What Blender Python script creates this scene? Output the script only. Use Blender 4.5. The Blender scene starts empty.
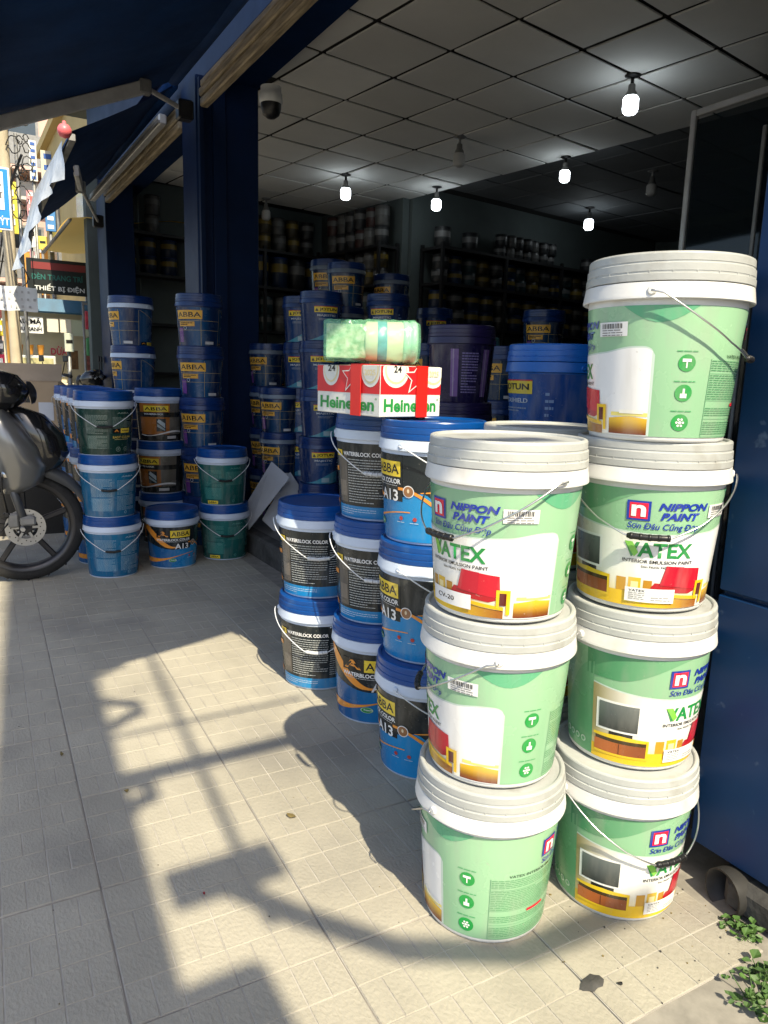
import bpy, bmesh, math, random
from mathutils import Vector, Matrix
R = math.radians
rnd = random.Random(7)
SC = bpy.context.scene
COL = SC.collection

# ------------------------------------------------------------------ camera
F_PX, YAW, PITCH, ROLL, CAM_H = 730.0, R(30.81), R(10.55), R(-1.58), 1.125
_f = Vector((math.sin(YAW) * math.cos(PITCH), math.cos(YAW) * math.cos(PITCH), -math.sin(PITCH)))
_r = Vector((math.cos(YAW), -math.sin(YAW), 0))
_d = _f.cross(_r)
CR = _r * math.cos(ROLL) + _d * math.sin(ROLL)
CD = _d * math.cos(ROLL) - _r * math.sin(ROLL)
CF = _f
cam_data = bpy.data.cameras.new('camera')
cam = bpy.data.objects.new('camera', cam_data)
COL.objects.link(cam)
m = Matrix((CR, -CD, -CF)).transposed().to_4x4()
m.translation = (0, 0, CAM_H)
cam.matrix_world = m
cam_data.sensor_fit = 'VERTICAL'
cam_data.sensor_height = 36.0
cam_data.lens = F_PX / 1024 * 36
cam_data.clip_start = 0.02
cam_data.clip_end = 2000
SC.camera = cam
# ------------------------------------------------------------------ sky, sun, exposure
SUN_TRAVEL = Vector((0.074, 0.997, 0)).normalized()      # horizontal direction in which the light travels
SUN_EL = R(49)
w = bpy.data.worlds.new('World')
SC.world = w
w.use_nodes = True
nt = w.node_tree
sky = nt.nodes.new('ShaderNodeTexSky')
sky.sky_type = 'NISHITA'
sky.sun_disc = False
sky.sun_elevation = SUN_EL
sky.sun_rotation = math.atan2(-SUN_TRAVEL.x, -SUN_TRAVEL.y)
sky.dust_density = 2.0
nt.links.new(sky.outputs[0], nt.nodes['Background'].inputs[0])
nt.nodes['Background'].inputs[1].default_value = 0.15
sd = bpy.data.lights.new('sun', 'SUN')
sd.energy = 4.9
sd.angle = R(0.55)
sd.color = (1.0, 0.89, 0.66)
so = bpy.data.objects.new('sun', sd)
COL.objects.link(so)
tr = SUN_TRAVEL * math.cos(SUN_EL) + Vector((0, 0, -math.sin(SUN_EL)))
so.rotation_euler = tr.to_track_quat('-Z', 'Y').to_euler()
so.location = (0, -20, 20)
SC.view_settings.view_transform = 'Standard'
SC.view_settings.look = 'None'
SC.view_settings.exposure = 0.70
SC.view_settings.gamma = 1
SC.cycles.use_denoising = True
SC.cycles.max_bounces = 7
SC.cycles.diffuse_bounces = 4
SC.cycles.glossy_bounces = 3
SC.cycles.transparent_max_bounces = 8
SC.cycles.sample_clamp_indirect = 6

def at_y(x, y, Y):
    """world point on the ray of photo pixel (x, y) at distance Y along the street"""
    d = CR * ((x - 384) / F_PX) + CD * ((y - 512) / F_PX) + CF
    return d * (Y / d.y) + Vector((0, 0, CAM_H))

def on_z(x, y, z):
    d = CR * ((x - 384) / F_PX) + CD * ((y - 512) / F_PX) + CF
    return d * ((z - CAM_H) / d.z) + Vector((0, 0, CAM_H))

def at_depth(x, d):
    """ground position of something d metres in front of the camera at photo column x"""
    yh = 376 + (x - 384) * math.tan(R(1.58))
    v = CR * ((x - 384) / F_PX) + CD * ((yh - 512) / F_PX) + CF
    return v.x * d, v.y * d

# ------------------------------------------------------------------ materials
MATS = {}
def mat(name, col, rough=0.5, metal=0.0, var=0.0, scale=8.0, bump=0.0, bscale=60.0, spec=0.5, coat=0.0,
        col2=None, stretch=(1, 1, 1), objvar=0.0, objoff=False, alpha=1.0, trans=0.0, emit=0.0, dirt=None, coord='Object', detail=5.0):
    if name in MATS:
        return MATS[name]
    mt = bpy.data.materials.new(name)
    mt.use_nodes = True
    n = mt.node_tree
    b = n.nodes['Principled BSDF']
    L = n.links.new
    b.inputs['Roughness'].default_value = rough
    b.inputs['Metallic'].default_value = metal
    b.inputs['Specular IOR Level'].default_value = spec
    b.inputs['Coat Weight'].default_value = coat
    b.inputs['Base Color'].default_value = (*col, 1)
    if alpha < 1:
        b.inputs['Alpha'].default_value = alpha
    if trans:
        b.inputs['Transmission Weight'].default_value = trans
    if emit:
        b.inputs['Emission Color'].default_value = (*col, 1)
        b.inputs['Emission Strength'].default_value = emit
    tc = n.nodes.new('ShaderNodeTexCoord')
    mp = n.nodes.new('ShaderNodeMapping')
    mp.inputs['Scale'].default_value = stretch
    if coord == 'World':
        gp_ = n.nodes.new('ShaderNodeNewGeometry'); vec = gp_.outputs['Position']
    else:
        vec = tc.outputs[coord]
    if objoff:
        oi_ = n.nodes.new('ShaderNodeObjectInfo'); va = n.nodes.new('ShaderNodeVectorMath'); va.operation = 'MULTIPLY_ADD'
        va.inputs[1].default_value = (37, 53, 71)
        L(oi_.outputs['Random'], va.inputs[0]); L(vec, va.inputs[2]); vec = va.outputs[0]
    L(vec, mp.inputs[0])
    out = None
    if var > 0 or col2:
        nz = n.nodes.new('ShaderNodeTexNoise')
        nz.inputs['Scale'].default_value = scale
        nz.inputs['Detail'].default_value = detail
        nz.inputs['Roughness'].default_value = 0.62
        L(mp.outputs[0], nz.inputs['Vector'])
        rp = n.nodes.new('ShaderNodeValToRGB')
        rp.color_ramp.elements[0].position = 0.36
        rp.color_ramp.elements[1].position = 0.66
        c2 = col2 or tuple(c * (1 - var) for c in col)
        rp.color_ramp.elements[0].color = (*c2, 1)
        rp.color_ramp.elements[1].color = (*col, 1)
        L(nz.outputs['Fac'], rp.inputs[0])
        out = rp.outputs[0]
        rr = n.nodes.new('ShaderNodeMapRange')
        rr.inputs['To Min'].default_value = min(1, rough * 1.25)
        rr.inputs['To Max'].default_value = rough * 0.85
        L(nz.outputs['Fac'], rr.inputs[0])
        L(rr.outputs[0], b.inputs['Roughness'])
    if dirt:
        dcol, dscale, lo, hi = dirt
        nd = n.nodes.new('ShaderNodeTexNoise')
        nd.inputs['Scale'].default_value = dscale
        nd.inputs['Detail'].default_value = 7
        L(vec, nd.inputs['Vector'])
        md = n.nodes.new('ShaderNodeMapRange')
        md.inputs['From Min'].default_value = lo
        md.inputs['From Max'].default_value = hi
        L(nd.outputs['Fac'], md.inputs[0])
        mx = n.nodes.new('ShaderNodeMixRGB')
        L(md.outputs[0], mx.inputs[0])
        if out: L(out, mx.inputs[1])
        else: mx.inputs[1].default_value = (*col, 1)
        mx.inputs[2].default_value = (*dcol, 1)
        out = mx.outputs[0]
    if objvar:
        oi = n.nodes.new('ShaderNodeObjectInfo')
        mr = n.nodes.new('ShaderNodeMapRange')
        mr.inputs['To Min'].default_value = 1 - objvar
        mr.inputs['To Max'].default_value = 1 + objvar
        L(oi.outputs['Random'], mr.inputs[0])
        hv = n.nodes.new('ShaderNodeHueSaturation')
        L(mr.outputs[0], hv.inputs['Value'])
        if out: L(out, hv.inputs['Color'])
        else: hv.inputs['Color'].default_value = (*col, 1)
        out = hv.outputs[0]
    if out:
        L(out, b.inputs['Base Color'])
    if bump:
        nb = n.nodes.new('ShaderNodeTexNoise')
        nb.inputs['Scale'].default_value = bscale
        nb.inputs['Detail'].default_value = 6
        L(mp.outputs[0], nb.inputs['Vector'])
        bp = n.nodes.new('ShaderNodeBump')
        bp.inputs['Strength'].default_value = bump
        bp.inputs['Distance'].default_value = 0.01
        L(nb.outputs['Fac'], bp.inputs['Height'])
        L(bp.outputs[0], b.inputs['Normal'])
    MATS[name] = mt
    return mt

def print_mat():
    """printed plastic film: colours come from the print itself (corner colours)"""
    if 'print' in MATS: return MATS['print']
    mt = bpy.data.materials.new('printed_film')
    mt.use_nodes = True
    n = mt.node_tree
    b = n.nodes['Principled BSDF']
    a = n.nodes.new('ShaderNodeVertexColor')
    a.layer_name = 'ink'
    n.links.new(a.outputs[0], b.inputs['Base Color'])
    tc = n.nodes.new('ShaderNodeTexCoord')
    oi = n.nodes.new('ShaderNodeObjectInfo'); va = n.nodes.new('ShaderNodeVectorMath'); va.operation = 'MULTIPLY_ADD'
    va.inputs[1].default_value = (37, 53, 71)
    n.links.new(oi.outputs['Random'], va.inputs[0]); n.links.new(tc.outputs['Object'], va.inputs[2])
    def noise(scale, det, vec):
        z = n.nodes.new('ShaderNodeTexNoise'); z.inputs['Scale'].default_value = scale; z.inputs['Detail'].default_value = det
        n.links.new(vec, z.inputs['Vector']); return z.outputs['Fac']
    def rng(f, a, b, c, d):
        r_ = n.nodes.new('ShaderNodeMapRange'); r_.inputs['From Min'].default_value = a; r_.inputs['From Max'].default_value = b
        r_.inputs['To Min'].default_value = c; r_.inputs['To Max'].default_value = d; n.links.new(f, r_.inputs[0]); return r_.outputs[0]
    n1 = noise(14, 6, va.outputs[0])
    n.links.new(rng(n1, .25, .75, .10, .36), b.inputs['Roughness'])
    mp = n.nodes.new('ShaderNodeMapping'); mp.inputs['Scale'].default_value = (1, 1, .25); n.links.new(va.outputs[0], mp.inputs[0])
    n2 = noise(26, 8, mp.outputs[0])                                   # streaky dust
    n3 = noise(120, 3, va.outputs[0])                                  # small scuffs
    d1 = rng(n2, .50, .80, 0.0, .30); d2 = rng(n3, .70, .74, 0.0, .35)
    ad = n.nodes.new('ShaderNodeMath'); ad.operation = 'MAXIMUM'; n.links.new(d1, ad.inputs[0]); n.links.new(d2, ad.inputs[1])
    mx = n.nodes.new('ShaderNodeMixRGB'); n.links.new(ad.outputs[0], mx.inputs[0]); n.links.new(a.outputs[0], mx.inputs[1]); mx.inputs[2].default_value = (.38, .36, .32, 1)
    n.links.new(mx.outputs[0], b.inputs['Base Color'])
    bp = n.nodes.new('ShaderNodeBump'); bp.inputs['Strength'].default_value = .12; bp.inputs['Distance'].default_value = .01
    n.links.new(noise(18, 3, mp.outputs[0]), bp.inputs['Height']); n.links.new(bp.outputs[0], b.inputs['Normal'])
    MATS['print'] = mt
    return mt

M_PAVER = mat('paver_concrete', (0.41, 0.38, 0.31), 0.85, var=0.20, scale=3.2, bump=0.32, bscale=150, stretch=(1.0, 0.6, 1), objvar=0.07,
              dirt=((0.20, 0.19, 0.17), 1.7, 0.52, 0.80), detail=9, coord='World')
M_GROUT = mat('light_grout', (0.47, 0.44, 0.39), 0.9, var=0.35, scale=7, coord='World')
M_JOINT = mat('dark_joint', (0.29, 0.27, 0.235), 0.95, var=0.3, scale=20)
M_CONC = mat('rough_concrete', (0.26, 0.25, 0.23), 0.9, var=0.45, scale=6, bump=0.8, bscale=35, dirt=((0.08, 0.07, 0.06), 3.5, 0.52, 0.72))
M_PLINTH = mat('dirty_plinth', (0.085, 0.082, 0.078), 0.9, var=0.6, scale=9, bump=0.9, bscale=25)
M_ASPH = mat('asphalt', (0.06, 0.06, 0.06), 0.9, var=0.3, scale=40, bump=0.4, bscale=200)
M_GROUND = mat('far_ground', (0.2, 0.19, 0.17), 0.95, var=0.3, scale=0.6)
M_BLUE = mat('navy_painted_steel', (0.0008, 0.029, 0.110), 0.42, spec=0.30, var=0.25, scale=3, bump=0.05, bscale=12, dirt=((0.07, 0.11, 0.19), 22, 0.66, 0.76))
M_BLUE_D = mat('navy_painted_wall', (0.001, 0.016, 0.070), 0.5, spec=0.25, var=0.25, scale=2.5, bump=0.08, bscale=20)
M_FABRIC = mat('navy_awning_cloth', (0.001, 0.029, 0.12), 0.8, spec=0.2, var=0.3, scale=3, bump=0.3, bscale=9)
M_CHANNEL = mat('weathered_beige_channel', (0.42, 0.34, 0.22), 0.6, var=0.55, scale=9, stretch=(6, 0.5, 6), bump=0.3, bscale=60)
M_ALU = mat('aluminium', (0.58, 0.58, 0.57), 0.38, metal=0.35, var=0.2, scale=10)
M_ALU_D = mat('dull_grey_metal', (0.27, 0.27, 0.265), 0.45, metal=0.4, var=0.3, scale=10)
M_STEEL = mat('wire_steel', (0.62, 0.62, 0.62), 0.28, metal=0.95)
M_BLACK = mat('black_plastic', (0.012, 0.012, 0.013), 0.4, var=0.3, scale=30)
M_WALL = mat('interior_wall', (0.10, 0.125, 0.125), 0.8, var=0.15, scale=2)
M_FLOOR = mat('shop_floor_tile', (0.12, 0.115, 0.11), 0.4, var=0.3, scale=3)
M_CTILE = mat('ceiling_tile', (0.80, 0.80, 0.78), 0.85, var=0.10, scale=1.3, coord='World', objvar=0.10, bump=0.1, bscale=90)
M_CTILE2 = mat('dark_rear_ceiling_tile', (0.14, 0.15, 0.16), 0.85, var=0.1, scale=2.2, objvar=0.1)  # darker tile colour for the raised rear section of the ceiling
M_CGAP = mat('ceiling_gap', (0.025, 0.025, 0.025), 0.9)
M_SHELF = mat('dark_shelf_steel', (0.018, 0.018, 0.02), 0.5, metal=0.3)
M_PAIL_W = mat('white_pail_plastic', (0.70, 0.70, 0.69), 0.33, objoff=True, objvar=0.06, var=0.05, scale=6, dirt=((0.45, 0.42, 0.37), 9, 0.58, 0.85), bump=0.04, bscale=40)
M_LID_G = mat('grey_lid_plastic', (0.45, 0.465, 0.455), 0.40, objoff=True, objvar=0.05, var=0.14, scale=8, dirt=((0.30, 0.29, 0.26), 14, 0.58, 0.8), bump=0.06, bscale=70)
M_LID_B = mat('blue_lid_plastic', (0.002, 0.066, 0.29), 0.28, objoff=True, objvar=0.06, var=0.2, scale=7, dirt=((0.04, 0.12, 0.30), 14, 0.6, 0.85), bump=0.05, bscale=50)
M_RIM_B = mat('pale_rim_plastic', (0.58, 0.66, 0.80), 0.33, objoff=True, objvar=0.06, var=0.05, scale=8)
M_LID_N = mat('navy_lid_plastic', (0.004, 0.030, 0.15), 0.3, objoff=True, objvar=0.06, var=0.2, scale=6)
M_PAIL_N = mat('navy_pail_plastic', (0.010, 0.030, 0.13), 0.3, var=0.2, scale=6)
M_LID_J = mat('bright_blue_lid_plastic', (0.010, 0.14, 0.55), 0.3, var=0.15, scale=6)
M_LID_P = mat('purple_lid_plastic', (0.022, 0.014, 0.075), 0.35, var=0.2, scale=6)
M_LID_T = mat('teal_lid_plastic', (0.03, 0.22, 0.28), 0.35, var=0.2, scale=6)
M_CARD = mat('cardboard', (0.42, 0.31, 0.20), 0.85, var=0.15, scale=5, bump=0.1, bscale=60)
M_CARDW = mat('pale_board', (0.55, 0.57, 0.62), 0.8, var=0.08, scale=5)
M_LEAF = mat('weed_leaf', (0.07, 0.15, 0.03), 0.55, var=0.4, scale=20, objvar=0.2)
M_RUBBER = mat('tyre_rubber', (0.022, 0.022, 0.023), 0.8, var=0.3, scale=20, bump=0.2, bscale=120)
M_RIM = mat('dark_wheel_metal', (0.05, 0.05, 0.055), 0.35, metal=0.7)
M_DISC = mat('brake_disc_steel', (0.55, 0.55, 0.55), 0.3, metal=0.9)
M_SCOOT = mat('grey_scooter_paint', (0.20, 0.205, 0.21), 0.28, metal=0.55, coat=0.6)
M_SCOOTB = mat('black_gloss_paint', (0.010, 0.010, 0.011), 0.15, coat=0.8)
M_FEND = mat('grey_fender', (0.07, 0.075, 0.085), 0.4, metal=0.2, coat=0.2)
M_GLASS = mat('dark_tinted_glass', (0.012, 0.018, 0.020), 0.04, trans=0.0, alpha=0.62, spec=0.5)
M_BULB = mat('lit_bulb', (0.86, 0.96, 1.0), 0.4, emit=10.0)
M_BULB_OFF = mat('unlit_bulb', (0.55, 0.55, 0.54), 0.3)

# ------------------------------------------------------------------ mesh builder
class MB:
    def __init__(s): s.v, s.f, s.mi, s.ms, s.sm = [], [], [], [], []
    def _m(s, mt):
        if mt not in s.ms: s.ms.append(mt)
        return s.ms.index(mt)
    def add(s, vs, fs, mt, T=None, smooth=False):
        o = len(s.v); i = s._m(mt)
        s.v += [tuple(T @ Vector(v)) if T else tuple(v) for v in vs]
        s.f += [tuple(o + k for k in f) for f in fs]
        s.mi += [i] * len(fs); s.sm += [smooth] * len(fs)
        return s
    def box(s, c, size, mt, rz=0, bev=0.0, T=None):
        x, y, z = size[0] / 2, size[1] / 2, size[2] / 2
        M = Matrix.Translation(c) @ Matrix.Rotation(rz, 4, 'Z')
        if T: M = T @ M
        b = min(bev, x * .9, y * .9, z * .9)
        if b <= 0:
            vs = [(a * x, d * y, e * z) for e in (-1, 1) for d in (-1, 1) for a in (-1, 1)]
            fs = [(0, 2, 3, 1), (4, 5, 7, 6), (0, 1, 5, 4), (2, 6, 7, 3), (0, 4, 6, 2), (1, 3, 7, 5)]
        else:
            vs, fs = [], []
            sg = [(-1, -1), (1, -1), (1, 1), (-1, 1)]
            rings = [(x - b, y - b, -z), (x, y, -z + b), (x, y, z - b), (x - b, y - b, z)]
            # octagonal plan so that the upright edges are bevelled as well
            for (rx, ry, rz_) in rings:
                bb = b if (rx == x) else b * .5
                vs += [(-rx + bb, -ry, rz_), (rx - bb, -ry, rz_), (rx, -ry + bb, rz_), (rx, ry - bb, rz_), (rx - bb, ry, rz_), (-rx + bb, ry, rz_), (-rx, ry - bb, rz_), (-rx, -ry + bb, rz_)]
            for k in range(3):
                for j in range(8):
                    fs.append((k * 8 + j, k * 8 + (j + 1) % 8, k * 8 + 8 + (j + 1) % 8, k * 8 + 8 + j))
            fs.append(tuple(range(7, -1, -1))); fs.append(tuple(range(24, 32)))
        return s.add(vs, fs, mt, M)
    def lathe(s, prof, mt, n=48, T=None, cap0=True, cap1=True, smooth=True):
        vs, fs = [], []
        for r, z in prof:
            for k in range(n):
                a = 2 * math.pi * k / n
                vs.append((r * math.cos(a), r * math.sin(a), z))
        for i in range(len(prof) - 1):
            for k in range(n):
                fs.append((i * n + k, i * n + (k + 1) % n, (i + 1) * n + (k + 1) % n, (i + 1) * n + k))
        s.add(vs, fs, mt, T, smooth)
        if cap0: s.add(vs[:n], [tuple(range(n - 1, -1, -1))], mt, T)
        if cap1: s.add(vs[-n:], [tuple(range(n))], mt, T)
        return s
    def bands(s, prof, mt, n=64, T=None):
        """lathe with a hard edge between every two bands"""
        for p, q in zip(prof, prof[1:]): s.lathe([p, q], mt, n, T, False, False)
        return s
    def tube(s, pts, r, mt, n=8, T=None, cap=True):
        pts = [Vector(p) for p in pts]
        rs = r if isinstance(r, (list, tuple)) else [r] * len(pts)
        vs, fs = [], []
        up = Vector((0, 0, 1))
        prev = None
        for i, p in enumerate(pts):
            t = (pts[min(i + 1, len(pts) - 1)] - pts[max(i - 1, 0)]).normalized()
            if prev is None:
                a = t.cross(up)
                if a.length < 1e-3: a = t.cross(Vector((1, 0, 0)))
                a.normalize()
            else:
                a = (prev - t * prev.dot(t)).normalized()
            prev = a
            b = t.cross(a)
            for k in range(n):
                th = 2 * math.pi * k / n
                vs.append(p + a * (rs[i] * math.cos(th)) + b * (rs[i] * math.sin(th)))
        for i in range(len(pts) - 1):
            for k in range(n):
                fs.append((i * n + k, i * n + (k + 1) % n, (i + 1) * n + (k + 1) % n, (i + 1) * n + k))
        if cap:
            fs.append(tuple(range(n - 1, -1, -1))); fs.append(tuple((len(pts) - 1) * n + k for k in range(n)))
        return s.add(vs, fs, mt, T, True)
    def loft(s, rings, mt, T=None, smooth=True):
        n = len(rings[0]); vs = [p for r in rings for p in r]; fs = []
        for i in range(len(rings) - 1):
            for k in range(n):
                fs.append((i * n + k, i * n + (k + 1) % n, (i + 1) * n + (k + 1) % n, (i + 1) * n + k))
        fs.append(tuple(range(n - 1, -1, -1))); fs.append(tuple((len(rings) - 1) * n + k for k in range(n)))
        return s.add(vs, fs, mt, T, smooth)
    def mesh(s, name):
        me = bpy.data.meshes.new(name)
        me.from_pydata(s.v, [], s.f)
        for mt in s.ms: me.materials.append(mt)
        me.polygons.foreach_set('material_index', s.mi)
        me.polygons.foreach_set('use_smooth', s.sm)
        me.validate(); me.update()
        return me
    def build(s, name, parent=None, loc=None, rz=0):
        return link(name, s.mesh(name), parent, loc, rz)

def link(name, data, parent=None, loc=None, rz=0):
    o = bpy.data.objects.new(name, data)
    COL.objects.link(o)
    if parent: o.parent = parent
    if loc is not None: o.location = loc
    if rz: o.rotation_euler = (0, 0, rz)
    return o
def tag(o, label, cat, group=None):
    o['label'] = label; o['category'] = cat
    if group: o['group'] = group
    return o
def thing(name, label, cat, loc=(0, 0, 0), rz=0, group=None):
    return tag(link(name, None, None, loc, rz), label, cat, group)
def struct(o): o['kind'] = 'structure'; return o

# ------------------------------------------------------------------ lettering
_TC = {}
def _raw(s, bold, shear):
    cu = bpy.data.curves.new('t', 'FONT')
    cu.body = s; cu.offset = bold; cu.shear = shear; cu.resolution_u = 3
    o = bpy.data.objects.new('t', cu)
    me = bpy.data.meshes.new_from_object(o)
    vs = [(v.co.x, v.co.y) for v in me.vertices]
    fs = [tuple(p.vertices) for p in me.polygons]
    bpy.data.objects.remove(o); bpy.data.meshes.remove(me); bpy.data.curves.remove(cu)
    return vs, fs
def text2d(s, bold=0.0, shear=0.0):
    k = (s, bold, shear)
    if k not in _TC:
        vs, fs = _raw(s.replace('Đ', 'D'), bold, shear)
        dw = None
        for i, ch in enumerate(s):          # the bar of the Vietnamese capital D
            if ch == 'Đ':
                dv, _ = _raw('D', bold, 0); wd = max(v[0] for v in dv) - min(v[0] for v in dv); ht = max(v[1] for v in dv)
                pv, _ = _raw(s[:i].replace('Đ', 'D') + 'D', bold, 0)
                x0 = max(v[0] for v in pv) - wd
                y = ht * .46; t = ht * .055 + bold; sx = shear * y
                n = len(vs); vs += [(x0 - wd * .16 + sx, y - t), (x0 + wd * .5 + sx, y - t), (x0 + wd * .5 + sx, y + t), (x0 - wd * .16 + sx, y + t)]
                fs.append((n, n + 1, n + 2, n + 3))
        x0, x1 = min(v[0] for v in vs), max(v[0] for v in vs)
        y0, y1 = min(v[1] for v in vs), max(v[1] for v in vs)
        _TC[k] = ([((x - x0) / (x1 - x0), (y - y0) / (y1 - y0)) for x, y in vs], fs)
    return _TC[k]

def text_flat(mb, s, org, ux, uz, mt, bold=0.012, shear=0.0):
    """lettering filling the rectangle org + [0,1] ux + [0,1] uz"""
    vs, fs = text2d(s, bold, shear)
    org, ux, uz = Vector(org), Vector(ux), Vector(uz)
    mb.add([org + ux * a + uz * b for a, b in vs], fs, mt)

# ------------------------------------------------------------------ printed pail labels
class Print:
    """artwork wrapped round a tapered pail; angles in degrees, heights in metres"""
    def __init__(s, r0, r1, h1):
        s.r0, s.r1, s.h1 = r0, r1, h1
        s.v, s.f, s.c = [], [], []
    def pt(s, th, z, layer):
        r = s.r0 + (s.r1 - s.r0) * z / s.h1 + 0.0004 + 0.0005 * layer
        a = R(th)
        return (r * math.cos(a), r * math.sin(a), z)
    def patch(s, t0, t1, z0, z1, col, layer=1, nz=1, step=5.0):
        n = max(1, int(math.ceil((t1 - t0) / step)))
        fz0 = z0 if callable(z0) else (lambda t: z0)
        fz1 = z1 if callable(z1) else (lambda t: z1)
        o = len(s.v)
        for i in range(n + 1):
            t = t0 + (t1 - t0) * i / n
            a, b = fz0(t), fz1(t)
            for j in range(nz + 1):
                z = a + (b - a) * j / nz
                s.v.append(s.pt(t, z, layer))
                s.c.append(col(t, z) if callable(col) else col)
        for i in range(n):
            for j in range(nz):
                q = o + i * (nz + 1) + j
                s.f.append((q, q + nz + 1, q + nz + 2, q + 1))
        return s
    def disc(s, tc, zc, rad, col, layer=2, n=20, sx=1.0):
        o = len(s.v); rr = s.r0 + (s.r1 - s.r0) * zc / s.h1
        for k in range(n):
            a = 2 * math.pi * k / n
            s.v.append(s.pt(tc + math.degrees(rad * sx * math.cos(a) / rr), zc + rad * math.sin(a), layer)); s.c.append(col)
        s.f.append(tuple(range(o, o + n)))
        return s
    def poly(s, pts, col, layer=2):
        """convex outline, cut into upright slices so that it follows the curve"""
        n = len(pts)
        def span(t):
            zs = []
            for k in range(n):
                (ta, za), (tb, zb) = pts[k], pts[(k + 1) % n]
                if min(ta, tb) - 1e-9 <= t <= max(ta, tb) + 1e-9:
                    if abs(tb - ta) < 1e-9: zs += [za, zb]
                    else: zs.append(za + (zb - za) * (t - ta) / (tb - ta))
            return min(zs), max(zs)
        ts = sorted(set(p[0] for p in pts))
        for ta, tb in zip(ts, ts[1:]):
            s.patch(ta, tb, lambda t: span(t)[0], lambda t: span(t)[1], col, layer, step=4)
        return s
    def text(s, st, t0, t1, z0, z1, col, layer=3, bold=0.015, shear=0.0):
        vs, fs = text2d(st, bold, shear)
        o = len(s.v)
        for a, b in vs:
            s.v.append(s.pt(t0 + (t1 - t0) * a, z0 + (z1 - z0) * b, layer)); s.c.append(col)
        s.f += [tuple(o + k for k in f) for f in fs]
        return s
    def lines(s, t0, t1, z0, z1, pitch, col, seed=1, layer=2, hh=0.45, full=0.75, words=True):
        """rows too small to read"""
        rr = random.Random(seed); z = z1
        while z > z0:
            t = t0; end = t0 + (t1 - t0) * (1 if rr.random() < full else rr.uniform(.4, .9))
            while t < end - 1:
                wd = rr.uniform(2.0, 6.0) if words else (end - t)
                e = min(end, t + wd)
                s.patch(t, e, z - pitch * hh, z, col, layer, step=8)
                t = e + 0.7
            z -= pitch
        return s
    def mesh(s, name):
        me = bpy.data.meshes.new(name)
        me.from_pydata(s.v, [], s.f)
        ca = me.color_attributes.new('ink', 'FLOAT_COLOR', 'POINT')
        flat = []
        for c in s.c: flat += [c[0], c[1], c[2], 1.0]
        ca.data.foreach_set('color', flat)
        me.materials.append(print_mat())
        me.polygons.foreach_set('use_smooth', [True] * len(me.polygons))
        me.update()
        return me

def lerp(a, b, t):
    t = max(0, min(1, t)); return tuple(x + (y - x) * t for x, y in zip(a, b))
def smooth(a, b, x):
    t = max(0, min(1, (x - a) / (b - a))); return t * t * (3 - 2 * t)

WHITE = (0.82, 0.82, 0.82); YEL = (0.85, 0.62, 0.05); INK = (0.012, 0.013, 0.015)

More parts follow.
